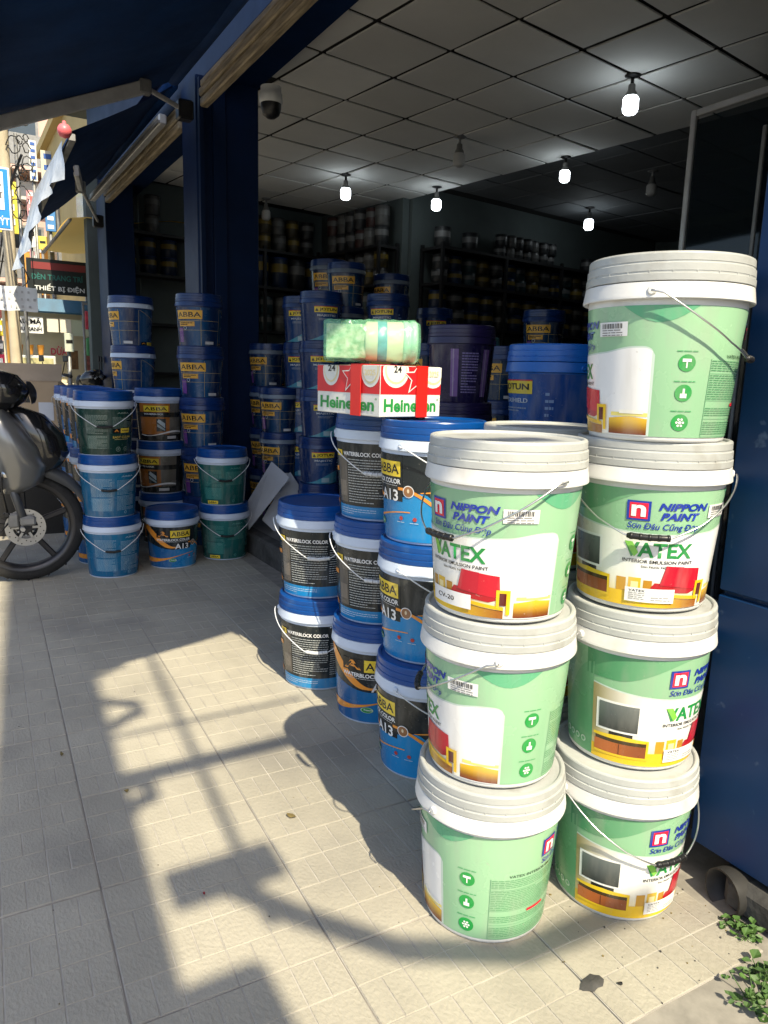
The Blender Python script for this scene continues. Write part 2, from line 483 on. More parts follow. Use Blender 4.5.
def print_vatex():
    P = Print(0.1285, 0.1475, 0.25)
    G, GL, GD = (0.19, 0.40, 0.225), (0.33, 0.55, 0.345), (0.07, 0.26, 0.12)
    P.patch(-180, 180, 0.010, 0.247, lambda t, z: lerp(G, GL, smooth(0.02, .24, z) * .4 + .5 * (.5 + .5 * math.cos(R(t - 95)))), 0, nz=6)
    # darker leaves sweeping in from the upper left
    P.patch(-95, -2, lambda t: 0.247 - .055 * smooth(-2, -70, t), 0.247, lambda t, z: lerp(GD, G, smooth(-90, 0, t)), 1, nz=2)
    P.patch(-130, -88, 0.012, lambda t: 0.06 + .16 * math.sin(R((t + 130) * 2.1)), lambda t, z: lerp((0.12, .38, .18), G, z / .25), 1, nz=3)
    P.patch(60, 112, lambda t: .247 - .03 * math.sin(R((t - 60) * 3.4)), 0.247, (0.12, .40, .22), 1)
    # front picture panel with rounded upper right corner and pale edge line
    top = lambda t: .176 - .018 * math.sin(R((t + 88) * 1.0)) if t < 40 else .176 - .018 * math.sin(R(128)) - (0.016 * (1 - math.sqrt(max(0, 1 - ((t - 76) / 9.0) ** 2))) if t > 76 else 0) + (.010 * smooth(40, 70, t))
    P.patch(-88, 85, 0.010, lambda t: top(t) + .003, (0.55, 0.66, .60), 1, step=2.5)
    def room(t, z):
        c = lerp((0.80, .80, .76), (0.82, .82, .82), smooth(-40, 30, t))
        c = lerp((0.30, .22, .05), c, smooth(-100, -38, t))
        return lerp(c, (0.78, .66, .32), (1 - smooth(.02, .085, z)) * (1 - smooth(20, 60, t)))
    P.patch(-88, 83, 0.010, top, room, 2, nz=8, step=2.5)
    # floor
    P.patch(-88, 42, 0.010, lambda t: .040 - .014 * smooth(-20, 40, t), lambda t, z: lerp((0.75, .48, .02), (0.30, .10, .02), smooth(-10, 45, t)), 3)
    P.patch(-25, 6, 0.018, lambda t: .034 - .006 * abs(t + 8) / 15, (0.85, .62, .02), 4)
    # television and low cabinet
    P.patch(-84, -46, .078, .146, (0.80, .80, .78), 3); P.patch(-81.5, -48.5, .083, .141, lambda t, z: lerp((0.03, .035, .035), (0.13, .15, .15), (z - .083) / .058), 4, nz=2)
    P.patch(-72, -52, .070, .078, INK, 3)
    P.patch(-86, -38, .062, lambda t: .072 - .004 * abs(t + 62) / 24, (0.75, .52, .02), 4)
    P.patch(-84, -40, .054, .062, (0.05, .03, .01), 4)
    P.patch(-85, -39, .028, .054, lambda t, z: lerp((0.45, .13, .03), (0.22, .06, .02), smooth(-85, -40, t)), 4); P.patch(-85, -39, .024, .029, (0.72, .48, .02), 5)
    P.patch(-40, -38, .024, .066, (0.72, .48, .02), 5); P.patch(-63, -62.4, .03, .053, (.1, .03, .01), 5)
    # side tables and lamp
    P.patch(-32, -24, .040, .068, (0.55, .28, .02), 3); P.patch(-22, -12, .036, .070, (0.72, .45, .03), 3); P.patch(-10, -3, .040, .066, (0.45, .22, .02), 3)
    P.patch(-20, -14, .045, .062, (0.85, .72, .35), 4)
    # red sofa and its yellow arm
    P.poly([(-4, .052), (-1, .062), (35, .058), (36, .045), (30, .040), (-2, .046)], (0.42, .012, .02), 4)
    P.poly([(3, .058), (7, .098), (38, .092), (39, .056), (36, .050)], (0.55, .012, .03), 5)
    P.poly([(3, .058), (7, .098), (22, .096), (21, .054)], (0.48, .01, .03), 6)
    P.patch(0, 42, lambda t: .036 - .010 * (t / 42), lambda t: .043 - .010 * (t / 42), (0.75, .45, .01), 6)
    for (a, b, z0, z1) in ((36, 38.5, .030, .062), (44, 47, .018, .062)): P.patch(a, b, z0, z1, (0.80, .50, .01), 7)
    P.patch(36, 47, .060, .066, (0.80, .50, .01), 7); P.patch(38.5, 44, .036, .060, (0.10, .012, .01), 6)
    # drum table
    P.patch(50, 83, .012, lambda t: .046 - .004 * abs(t - 68) / 15, lambda t, z: lerp((0.16, .03, .01), (0.80, .50, .04), smooth(.012, .046, z)), 3, nz=4)
    P.patch(52, 83, .046, .053, (0.82, .70, .20), 3); P.patch(60, 80, .051, .058, (0.86, .84, .76), 4)
    # brand block
    B = (0.015, 0.04, 0.33)
    P.patch(-27, -9.5, .186, .225, B, 3); P.patch(-25, -11.5, .190, .221, (0.75, .015, .05), 4)
    P.text('n', -23.5, -13, .194, .217, WHITE, 6, .03)
    P.text('NIPPON', -4, 36, .208, .223, B, 3, .045, .25); P.text('PAINT', -2, 29, .189, .204, B, 3, .045, .25)
    P.text('Sơn Đâu Cũng Đẹp', -26, 30, .166, .183, B, 3, .012, .2)
    P.text('VATEX', -27, 27, .113, .143, (0.02, .26, .06), 4, .03)
    P.poly([(-27, .143), (-21, .143), (-16, .122), (-19, .113)], (0.20, .55, .06), 5)
    P.text('INTERIOR EMULSION PAINT', -28, 29, .101, .108, (0.03, .03, .03), 4, .014)
    P.text('Sơn Nước Nội Thất', -13, 16, .0905, .098, (0.03, .03, .03), 4, .012)
    # bar code sticker
    P.patch(38, 64, .193, .219, WHITE, 4, step=4)
    rr = random.Random(3); t = 41.0
    while t < 60:
        d = rr.uniform(.4, 1.1); P.patch(t, t + d, .207, .216, (.08, .08, .08), 5); t += d + rr.uniform(.35, .9)
    P.lines(41, 60, .195, .205, .0045, (.25, .25, .25), 5, 5)
    # three round icons
    for z, k in ((.146, 0), (.092, 1), (.038, 2)):
        P.disc(108, z, .0155, (0.02, .30, .06), 2)
        P.lines(100, 116, z + .019, z + .022, .004, (0.08, .36, .14), 11 + k, 2)
        Wc = (0.80, .84, .80)
        if k == 0: P.patch(104.5, 111, z + .002, z + .0075, Wc, 3); P.patch(107.4, 108.4, z - .009, z + .002, Wc, 3)
        elif k == 1: P.patch(105.5, 110.5, z - .009, z - .001, Wc, 3); P.patch(107.2, 108.8, z - .001, z + .008, Wc, 3)
        else:
            for j in range(6):
                a = j * math.pi / 3; P.disc(108 + 2.5 * math.cos(a), z + .0065 * math.sin(a), .0023, Wc, 3, 8)
            P.disc(108, z, .003, Wc, 3, 8)
    # small print on the rear
    P.text('VATEX INTERIOR EMULSION PAINT', 142, 214, .157, .163, (0.02, .06, .03), 2, .01)
    for (z0, z1, sd_) in ((.132, .152, 21), (.083, .126, 22), (.050, .066, 23), (.016, .040, 24)):
        P.lines(128, 218, z0, z1, .0042, (0.10, .28, .14), sd_, 2, .35)
    for z in (.129, .080, .046, .013): P.patch(127, 219, z - .0006, z, (0.10, .30, .16), 2)
    P.patch(127, 127.4, .013, .155, (0.10, .30, .16), 2)
    P.patch(162, 182, .069, .075, (0.70, .02, .04), 3)
    P.patch(172, 189.5, .186, .225, B, 3); P.patch(174, 187.5, .190, .221, (0.75, .015, .05), 4); P.text('n', 175.5, 186, .194, .217, WHITE, 6, .03)
    P.text('NIPPON', 195, 235, .208, .223, B, 3, .028, .25); P.text('PAINT', 197, 228, .189, .204, B, 3, .028, .25)
    P.text('Sơn Đâu Cũng Đẹp', 173, 229, .166, .183, B, 3, .012, .2)
    # seals in a row, lower left
    for k, t in enumerate((-122, -114, -106, -98)):
        P.disc(t, .036, .007, (0.62, .78, .66), 3, 12); P.disc(t, .036, .0045, (0.16, .42, .22), 4, 10)
    return P

def price_sticker(P, txt=None, t0=-24, t1=16, z0=.021, z1=.050):
    if txt:
        P.patch(t0, t1, z0, z1, WHITE, 9); P.text(txt, t0 + 8, t1 - 16, z0 + .010, z0 + .019, (.02, .02, .02), 10, .012)
    else:
        P.patch(t0, t1, z0, z1, WHITE, 9)
        P.text('VATEX', t0 + 3, t0 + 16, z1 - .008, z1 - .003, (.02, .02, .02), 10, .012)
        P.lines(t0 + 3, t0 + 16, z0 + .006, z1 - .010, .004, (.35, .35, .35), 9, 10); P.lines(t0 + 21, t1 - 3, z0 + .006, z0 + .012, .005, (.35, .35, .35), 8, 10)
    return P

ORG = (0.80, 0.30, 0.04)
def abba_logo(P, t0, t1, z0, z1, mark=True, L=5, box=YEL):
    if mark:
        tm = t0 + (t1 - t0) * .40
        P.patch(t0, tm, z0, z1, INK, L); P.text('A', t0 + 3, tm - 3, z0 + .006, z1 - .005, ORG, L + 1, .03)
        P.patch(tm + 1, t1, z0, z1, box, L); P.text('ABBA', tm + 3, t1 - 2, z0 + .008, z1 - .008, INK, L + 1, .012)
    else:
        P.patch(t0, t1, z0, z1, box, L); P.text('ABBA', t0 + 3, t1 - 3, z0 + (z1 - z0) * .22, z1 - (z1 - z0) * .22, INK, L + 1, .012)

def print_a13():
    P = Print(0.1290, 0.1475, 0.25)
    K = (0.014, 0.020, 0.024); BL = (0.015, 0.24, 0.55); BD = (0.010, 0.06, 0.20)
    P.patch(-180, 180, .008, .247, K, 0)
    P.patch(-95, 110, .008, lambda t: .135 - .02 * math.cos(R(t * 2)) - .11 * smooth(60, 112, t), lambda t, z: lerp(BD, BL, smooth(-40, 50, t) * .8 + .2), 1, nz=3)
    P.patch(-46, 40, lambda t: .118 + .045 * smooth(0, -46, t), .247, K, 2)
    # orange sweeps
    P.patch(-92, 8, lambda t: .128 + .105 * smooth(-8, -86, t) - .004, lambda t: .132 + .125 * smooth(2, -74, t) * (1 if t < 8 else 0) if t > -74 else .247, ORG, 3, step=2.5)
    P.patch(-92, 50, lambda t: .034 + .055 * smooth(-70, 50, t), lambda t: .062 + .030 * smooth(-40, 50, t), ORG, 3, step=3)
    P.patch(34, 118, lambda t: .150 - .110 * smooth(34, 125, t) ** 1.2, lambda t: .158 - .105 * smooth(34, 128, t) ** 1.2, ORG, 4, step=3)
    P.patch(62, 125, lambda t: .146 + .006 * (t - 62) / 63, lambda t: .148 + .020 * (t - 62) / 63, ORG, 4)
    abba_logo(P, -40, 38, .186, .228)
    P.text('WATERBLOCK COLOR', -40, 38, .166, .180, WHITE, 5, .03)
    P.lines(-36, 34, .158, .162, .004, (.5, .5, .5), 31, 5)
    P.text('A13', 2, 34, .118, .150, WHITE, 5, .02)
    P.disc(48, .148, .017, WHITE, 5); P.disc(48, .148, .0145, (.30, .14, .06), 6); P.disc(48, .150, .006, (.75, .6, .4), 7, 10, .6)
    P.disc(-4, .052, .010, (0.45, .65, .35), 5, sx=2.1); P.disc(-4, .052, .0085, (0.02, .25, .06), 6, sx=2.1); P.text('Protective', -8, 4, .050, .057, WHITE, 7, .01)
    for t in (38, 56): P.disc(t, .072, .006, (0.45, .05, .04), 5, 10); P.lines(t - 6, t + 6, .058, .062, .004, (.5, .6, .7), 33, 5)
    P.patch(78, 104, .028, .044, WHITE, 5); P.lines(82, 100, .031, .040, .005, (.3, .3, .3), 34, 6)
    # rear text side
    P.patch(122, 262, .008, .046, (0.012, .22, .50), 1)
    P.patch(126, 146, .055, .205, (0.12, .105, .09), 1); P.patch(128, 144, .075, .125, (0.20, .17, .14), 2)
    P.text('WATERBLOCK COLOR', 140, 205, .206, .219, WHITE, 3, .03)
    abba_logo(P, 124, 138, .202, .222, False)
    P.text('A13', 214, 236, .190, .219, WHITE, 3, .02)
    P.lines(148, 205, .058, .196, .0085, (.50, .53, .53), 36, 2, .26, .55)
    P.lines(208, 250, .058, .182, .0085, (.50, .53, .53), 37, 2, .26, .55)
    P.lines(128, 190, .018, .036, .007, (.45, .6, .75), 38, 2, .3)
    return P

def print_block(base, base2, textcol, seed, logo=None, head=None, seals=False, badge=None):
    P = Print(0.1290, 0.1475, 0.25)
    P.patch(-180, 180, .008, .247, lambda t, z: lerp(base2, base, smooth(.02, .2, z) * (.6 + .4 * math.cos(R(t * 3)))), 0, nz=4)
    for k, off in enumerate((0, 180)):
        P.lines(off - 52, off - 6, .120, .215, .0062, textcol, seed + k, 2, .32)
        P.lines(off + 4, off + 50, .130, .205, .0062, textcol, seed + 5 + k, 2, .32)
        P.patch(off - 54, off - 4, .040, .112, lerp(base, textcol, .10), 1)
        P.lines(off - 50, off - 8, .044, .106, .0062, textcol, seed + 9 + k, 2, .32)
        if not logo: P.lines(off + 4, off + 50, .044, .120, .0062, textcol, seed + 13 + k, 2, .32)
        P.text('ABBA', off + 14, off + 44, .222, .230, textcol, 2, .02)
        if logo == 'right':
            abba_logo(P, off + 4, off + 46, .122, .146, True); P.text('EASY CLEAN', off + 4, off + 50, .094, .106, (.7, .5, .1), 3, .01); P.lines(off + 8, off + 44, .084, .089, .005, (.6, .5, .2), 4, 3)
            P.patch(off + 2, off + 54, .117, .150, base2, 1)
        if logo == 'low': abba_logo(P, off - 44, off - 16, .012, .032, False)
        if seals:
            for t in (off + 16, off + 36): P.disc(t, .036, .0125, textcol, 3); P.disc(t, .036, .0105, base2, 4); P.lines(t - 2.5, t + 2.5, .032, .040, .006, textcol, 8, 5)
        else:
            P.disc(off + 24, .030, .008, textcol, 3, 12); P.disc(off + 24, .030, .006, base, 4, 10)
    return P

def print_orange():
    P = Print(0.1290, 0.1475, 0.25)
    K = (0.020, 0.022, 0.022)
    P.patch(-180, 180, .008, .247, K, 0)
    for off in (0, 180):
        P.patch(off - 60, off + 20, .050, .245, (0.42, .15, .03), 1); P.patch(off + 20, off + 62, .050, .245, (0.14, .13, .11), 1)
        P.patch(off - 60, off + 62, .160, .190, K, 2)
        abba_logo(P, off - 46, off + 16, .194, .232, False)
        P.text('WATERBLOCK', off - 46, off + 4, .174, .184, WHITE, 3, .03)
        P.patch(off - 14, off + 10, .070, .150, (0.02, .03, .035), 2); P.poly([(off - 12, .13), (off + 8, .09), (off + 8, .12), (off - 8, .148)], (.5, .6, .65), 3); P.poly([(off - 12, .10), (off + 8, .072), (off + 8, .084), (off - 12, .118)], (.35, .45, .5), 3)
        P.patch(off - 60, off + 62, lambda t: .052 + .012 * math.sin(R((t - off) * 2.4)), lambda t: .060 + .016 * math.sin(R((t - off) * 2.4)), WHITE, 3)
        P.patch(off + 14, off + 42, .022, .040, (.6, .6, .6), 3)
    return P

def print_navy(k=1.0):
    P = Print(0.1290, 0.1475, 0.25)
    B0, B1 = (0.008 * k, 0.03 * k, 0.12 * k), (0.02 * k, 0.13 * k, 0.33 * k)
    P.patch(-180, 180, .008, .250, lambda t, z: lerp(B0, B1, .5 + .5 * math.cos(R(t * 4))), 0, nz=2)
    P.patch(-62, -44, .030, .12, lambda t, z: (0.16, .05, .25), 1)
    GO = (0.55, .42, .16)
    for z in (.165, .105): P.patch(-64, 64, z, z + .0018, GO, 2)
    for t in (-64, 8, 64): P.patch(t, t + 1.0, .010, .245, GO, 2)
    abba_logo(P, -62, 12, .176, .232, False, box=(0.80, .42, .05))
    P.patch(-56, -8, .130, .160, (0.75, .38, .05), 3); P.lines(-52, -14, .138, .154, .010, INK, 3, 4, .6)
    P.disc(-36, .120, .012, (.5, .55, .6), 3, 14); P.disc(-36, .120, .009, B0, 4, 12)
    P.patch(20, 46, .018, .036, (.6, .6, .62), 3)
    P.lines(76, 150, .04, .215, .0066, (.10, .16, .28), 51, 2, .32)
    P.poly([(66, .245), (68, .245), (120, .18), (119, .178)], GO, 3)
    abba_logo(P, 70, 125, .012, .032, True, 3)
    P.lines(-150, -80, .04, .215, .0066, (.10, .16, .28), 52, 2, .32)
    return P

def print_jotun(base, base2, sub, swoosh):
    P = Print(0.1290, 0.1475, 0.25)
    P.patch(-180, 180, .004, .253, lambda t, z: lerp(base, base2, .5 + .5 * math.cos(R(t * 3))), 0, nz=2)
    for off in (0, 180):
        P.patch(off - 34, off + 34, .232, .236, (.6, .03, .03), 3)
        P.patch(off - 34, off + 34, .195, .232, YEL, 3); P.text('JOTUN', off - 20, off + 30, .201, .225, INK, 4, .03)
        P.poly([(off - 32, .202), (off - 27, .224), (off - 22, .202)], INK, 4)
        P.text(sub, off - 26, off + 28, .165, .182, (.62, .66, .7), 3, .015)
        P.lines(off - 22, off + 26, .140, .155, .008, (.3, .36, .45), 61, 3)
        P.patch(off - 60, off + 60, .010, lambda t: .055 + .045 * math.sin(R((t - off) * 1.5)), swoosh, 1, nz=1)
        P.patch(off - 5, off + 20, .018, .050, lerp(swoosh, (.8, .8, .8), .4), 2)
        P.lines(off + 50, off + 60, .05, .2, .02, (.2, .3, .5), 62, 2, .4)
    return P

# ------------------------------------------------------------------ pails
def pail_meshes(kind, lid_m, rim_m, body_m, lip=0.159, navy=False):
    """body, rim and lid of one sort of pail"""
    b = MB(); b.lathe([(.118, .004), (.1225, .000), (.1275, .001), (.1285, .006), (.1285, .012), (.1475, .25), (.148, .262)], body_m, cap0=True, cap1=True)
    k = lip / .159
    rm = MB(); rm.bands([(.149 * k, .2600), (.1575 * k, .2575), (.1590 * k, .2590), (.1588 * k, .2625), (.1552 * k, .2865), (.150 * k, .2880)], rim_m)
    for a in (90, -90):
        T = Matrix.Rotation(R(a), 4, 'Z') @ Matrix.Translation((.1575 * k, 0, .271)) @ Matrix.Rotation(R(90), 4, 'Y')
        rm.lathe([(.0085, -.004), (.0085, .0015), (.006, .0035)], rim_m, 14, T)
    ld = MB()
    ld.bands([(.150 * k, .2885), (.1548 * k, .2885), (.1556 * k, .2893), (.1556 * k, .3010), (.1548 * k, .3018), (.1536 * k, .3022), (.1536 * k, .3052), (.1544 * k, .3058), (.1540 * k, .3185), (.1530 * k, .3195), (.1515 * k, .3200),
              (.1512 * k, .3225), (.1522 * k, .3232), (.1518 * k, .3352), (.1505 * k, .3378), (.1480 * k, .3392), (.1440 * k, .3392), (.1418 * k, .3375), (.1400 * k, .3345), (.132 * k, .3338), (.001, .3338)], lid_m)
    for j in range(24):      # short ribs of the lid skirt
        a = R(j * 15 + 4)
        ld.box((.1540 * k * math.cos(a), .1540 * k * math.sin(a), .3037), (.0018, .0020, .004), lid_m, rz=a)
    return b.mesh('body'), rm.mesh('rim'), ld.mesh('lid')

def handle_meshes(grip_m, kink=True, drop=.113, wire_m=None):
    pts = []
    ctrl = [(90, .271, .1655), (82, .266, .1660), (58, .221 if kink else .228, .1650), (36, .184 if kink else .194, .1635), (15, .271 - drop, .162), (0, .271 - drop - (.001 if kink else .004), .161)]
    def c(t):
        for (a, za, ra), (b_, zb, rb) in zip(ctrl, ctrl[1:]):
            if b_ <= t <= a:
                q = (a - t) / (a - b_); return za + (zb - za) * q, ra + (rb - ra) * q
    for i in range(-45, 46):
        t = i * 2.0; z, r = c(abs(t))
        pts.append((r * math.cos(R(t)), r * math.sin(R(t)), z))
    hb = MB(); hb.tube(pts, .0019, wire_m or M_STEEL, 6)
    gp = []
    for i in range(-7, 8):
        t = i * 2.0; z, r = c(abs(t)); gp.append((r * math.cos(R(t)), r * math.sin(R(t)), z))
    gb = MB(); gb.tube(gp, [.0045] + [.0062] * 13 + [.0045], grip_m, 10)
    for i in (1, 4, 7, 10, 13): gb.tube([gp[i], gp[i + 1]] if i < 14 else gp[13:], .0068, grip_m, 10)
    return hb.mesh('handle'), gb.mesh('grip')

KIND = {}
def defkind(name, meshes, prt, handle, pitch): KIND[name] = dict(m=meshes, p=prt.mesh('label') if prt else None, h=handle, pitch=pitch)
H_BLK = handle_meshes(M_BLACK)
H_ABBA = handle_meshes(M_BLACK, kink=False, wire_m=mat('white_coated_wire', (.7, .72, .75), .4))
H_ABBAW = handle_meshes(mat('pale_grip', (.62, .64, .66), .4), kink=False, wire_m=MATS['white_coated_wire'])
VM = pail_meshes('v', M_LID_G, M_PAIL_W, M_PAIL_W)
AM = pail_meshes('a', M_LID_B, M_RIM_B, M_RIM_B, .155)
NM = pail_meshes('n', M_LID_N, M_RIM_B, M_PAIL_N, .155)
N2M = pail_meshes('n2', M_LID_N, M_LID_N, M_PAIL_N, .155)
JM = pail_meshes('j', M_LID_J, M_LID_J, M_LID_J, .156)
PM = pail_meshes('p', M_LID_P, M_LID_P, M_LID_P, .155)
TM = pail_meshes('t', M_LID_T, M_RIM_B, M_PAIL_N, .155)
M_RIM_D = mat('dimmed_rim_plastic', (.16, .20, .26), .35)  # pale rim colour lowered to imitate the shade inside the shop
DM = pail_meshes('d', M_LID_N, M_RIM_D, M_PAIL_N, .155)
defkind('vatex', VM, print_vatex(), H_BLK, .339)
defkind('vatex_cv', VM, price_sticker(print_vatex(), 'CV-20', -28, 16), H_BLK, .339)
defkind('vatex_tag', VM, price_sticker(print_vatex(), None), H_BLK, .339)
defkind('a13', AM, print_a13(), H_ABBA, .335)
defkind('a13w', AM, print_a13(), H_ABBAW, .335)
defkind('teal', AM, print_block((0.012, .15, .30), (0.010, .11, .24), (.30, .45, .55), 71), H_ABBA, .335)
defkind('easy', AM, print_block((0.010, .05, .04), (0.008, .035, .03), (.26, .34, .30), 81, 'right', seals=True), H_ABBA, .335)
defkind('green', AM, print_block((0.012, .13, .12), (0.010, .09, .085), (.10, .32, .28), 91, 'low'), H_ABBA, .335)
defkind('orange', AM, print_orange(), None, .335)
defkind('navy', NM, print_navy(.65), None, .335)
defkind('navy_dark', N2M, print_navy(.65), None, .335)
defkind('inner_dark', N2M, print_navy(.3), None, .335)  # navy print darkened further to imitate the dim interior
defkind('jotun', N2M, print_jotun((0.008, .025, .10), (0.012, .06, .20), 'MAJESTIC', (0.06, .30, .42)), None, .335)
defkind('jotashield', JM, print_jotun((0.008, .05, .22), (0.012, .10, .36), 'JOTASHIELD', (0.02, .16, .40)), None, .335)
_pp = Print(0.1290, 0.1475, 0.25); _pp.patch(-180, 180, .004, .253, (.014, .009, .05), 0)
for _o in (0, 60, 180, 240): _pp.patch(_o - 6, _o + 8, .03, .235, (.22, .12, .32), 2); _pp.patch(_o - 2, _o, .03, .235, (.4, .32, .45), 3)
_pp.lines(14, 44, .05, .22, .012, (.25, .2, .4), 5, 2)
defkind('purple', PM, _pp, None, .335)
defkind('inner', DM, print_navy(.45), None, .335)  # shaded copy of the navy print for indoor stacks
defkind('tealdark', TM, print_navy(.45), None, .335)  # same dimmed print, indoor shade put into its colour

def cam_angle(x, y): return math.degrees(math.atan2(-y, -x))
def pail(kind, x, y, z, label, view=0.0, handle=-10.0, group=None, scale=1.0, lean=(0, 0)):
    """view: where the artwork's middle faces, degrees to the right of the direction to the camera; handle: grip angle on the artwork"""
    K = KIND[kind]
    e = thing('paint_bucket', label, 'paint bucket', (x, y, z), R(cam_angle(x, y) + view), group)
    e.rotation_euler = (R(lean[0]), R(lean[1]), e.rotation_euler.z)
    e.scale = (scale,) * 3
    b = link('body', K['m'][0], e); link('rim', K['m'][1], e, rz=R(handle or 0)); link('lid', K['m'][2], e, rz=R(rnd.uniform(0, 15)))
    if K['p']: link('label', K['p'], e)
    if K['h'] and handle is not None:
        hh = link('handle', K['h'][0], e, rz=R(handle)); link('grip', K['h'][1], hh)
    return e
ORD3 = ('bottom', 'middle', 'top')

# ================================================================== SETTING
def sheet(name, x0, x1, y0, y1, z, mt, th=.05):
    return struct(MB().box(((x0 + x1) / 2, (y0 + y1) / 2, z - th / 2), (x1 - x0, y1 - y0, th), mt).build(name))
sheet('ground', -400, 400, -400, 400, -.17, M_GROUND)
sheet('road', -11, -2.6, -120, 200, -.12, M_ASPH, .049)
PAV_A = R(-2.29)
pav = struct(MB().box((-.2, 30, -.0042 - .06), (4.6, 120, .12), M_JOINT).build('pavement'))
TS, TU0, TV0 = .3885, .1535, .760
tile = MB()
tile.box((0, 0, -.0105), (TS - .0030, TS - .0030, .0180), M_GROUT)
cs = (TS - .0032) / 4
for i in range(4):
    for j in range(4):
        cells = [(-.25, .5), (.25, .5)] if (i + j) % 2 == 0 else [(0, 1)]
        for off, wd in cells:
            cx = (i - 1.5 + off) * cs; cy = (j - 1.5) * cs
            hx, hy = cs * wd / 2 - .0009, cs / 2 - .0009
            bv = .0012
            vs = [(cx - hx, cy - hy, -.0022), (cx + hx, cy - hy, -.0022), (cx + hx, cy + hy, -.0022), (cx - hx, cy + hy, -.0022),
                  (cx - hx + bv, cy - hy + bv, 0), (cx + hx - bv, cy - hy + bv, 0), (cx + hx - bv, cy + hy - bv, 0), (cx - hx + bv, cy + hy - bv, 0)]
            tile.add(vs, [(4, 5, 6, 7), (0, 1, 5, 4), (1, 2, 6, 5), (2, 3, 7, 6), (3, 0, 4, 7)], M_PAVER)
tile_me = tile.mesh('paving_tile')
ca, sa = math.cos(PAV_A), math.sin(PAV_A)
for i in range(-5, 5):
    for j in range(-3, 25):
        if i >= 2 and j < 0: continue
        u = TU0 + (i + .5) * TS; v = TV0 + (j + .5) * TS
        # street frame -> world
        X = u * ca - v * sa; Y = u * sa + v * ca
        if X > 1.62 and Y > 1.2: continue
        if i == 3 and Y < 1.75: continue
        o = link('paving_tile', tile_me, pav, (X, Y, rnd.uniform(-.0012, .0006)), PAV_A + (math.pi if rnd.random() < .5 else 0))
        o.rotation_euler.x = rnd.uniform(-.002, .002)
# rough concrete at the near right corner
def uv2w(u, v, z=0): return Vector((u * ca - v * sa, u * sa + v * ca, z))
bm_pts = [uv2w(.937, .757), uv2w(1.75, .757), uv2w(1.75, -1.2), uv2w(.937, -1.2)]
cb = MB(); cb.add([(p.x, p.y, -.010) for p in bm_pts] + [(p.x, p.y, -.06) for p in bm_pts], [(3, 2, 1, 0), (4, 5, 6, 7), (0, 1, 5, 4), (1, 2, 6, 5), (2, 3, 7, 6), (3, 0, 4, 7)], M_CONC)
struct(cb.build('concrete_strip'))
bm_pts = [uv2w(1.322, 1.85), uv2w(1.62, 1.85), uv2w(1.62, .761), uv2w(1.322, .761)]
cb = MB(); cb.add([(p.x, p.y, -.012) for p in bm_pts] + [(p.x, p.y, -.06) for p in bm_pts], [(3, 2, 1, 0), (4, 5, 6, 7), (0, 1, 5, 4), (1, 2, 6, 5), (2, 3, 7, 6), (3, 0, 4, 7)], M_CONC)
struct(cb.build('gutter_strip'))

# ------------------------------------------------------------------ the paint shop
CA = R(8.1)
def rm2w(xp, yp, z=0): return Vector((xp * math.cos(CA) - yp * math.sin(CA), xp * math.sin(CA) + yp * math.cos(CA), z))
FZ, CZ = .12, 3.23
shop = thing('paint_shop', 'dark paint shop with navy pillars and beam, open front and tiled ceiling', 'shop', (1.6, 4.5, 0))
def sp(mb, name): 
    o = mb.build(name); o.parent = shop; o.matrix_parent_inverse = Matrix.Translation((-1.6, -4.5, 0)); return o
# floor slab with worn kerb edge
sp(MB().box((7.1, 4.2, FZ / 2 - .03), (11.0, 12.6, FZ + .06), M_FLOOR, bev=.012), 'floor_slab')
sp(MB().box((1.63, 4.7, FZ / 2 - .028), (.10, 8.4, FZ + .068), M_PLINTH, bev=.015), 'kerb')
# pillars
def pillar(x0, x1, y0, y1, z1=2.62):
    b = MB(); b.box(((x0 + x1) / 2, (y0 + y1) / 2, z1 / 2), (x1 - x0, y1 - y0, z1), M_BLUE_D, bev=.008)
    return b
p1 = pillar(1.55, 1.99, 5.18, 5.52, 3.05); p1.box((1.70, 5.165, 1.51), (.09, .035, 3.02), M_BLUE_D, bev=.004); p1.box((1.575, 5.16, 1.51), (.03, .05, 3.02), M_BLUE_D)
sp(p1, 'pillar')
p2 = pillar(1.55, 1.84, 8.45, 8.95, 3.05); sp(p2, 'pillar')
p3 = MB()
p3.box((1.62, .10, 1.60), (.388, 1.68, 3.02), M_BLUE, bev=.006)
sp(p3, 'pillar')
p3b = MB(); p3b.box((1.418, .105, .385), (.014, 1.67, .59), M_BLUE, bev=.003); p3b.box((1.418, .105, 1.89), (.012, 1.67, 2.40), M_BLUE, bev=.003)
sp(p3b, 'pillar_cladding')
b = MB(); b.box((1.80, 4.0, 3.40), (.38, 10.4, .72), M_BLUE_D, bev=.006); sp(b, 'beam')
b = MB(); b.box((1.58, 4.0, 3.95), (.06, 10.6, 1.25), M_BLUE_D); sp(b, 'fascia_board')
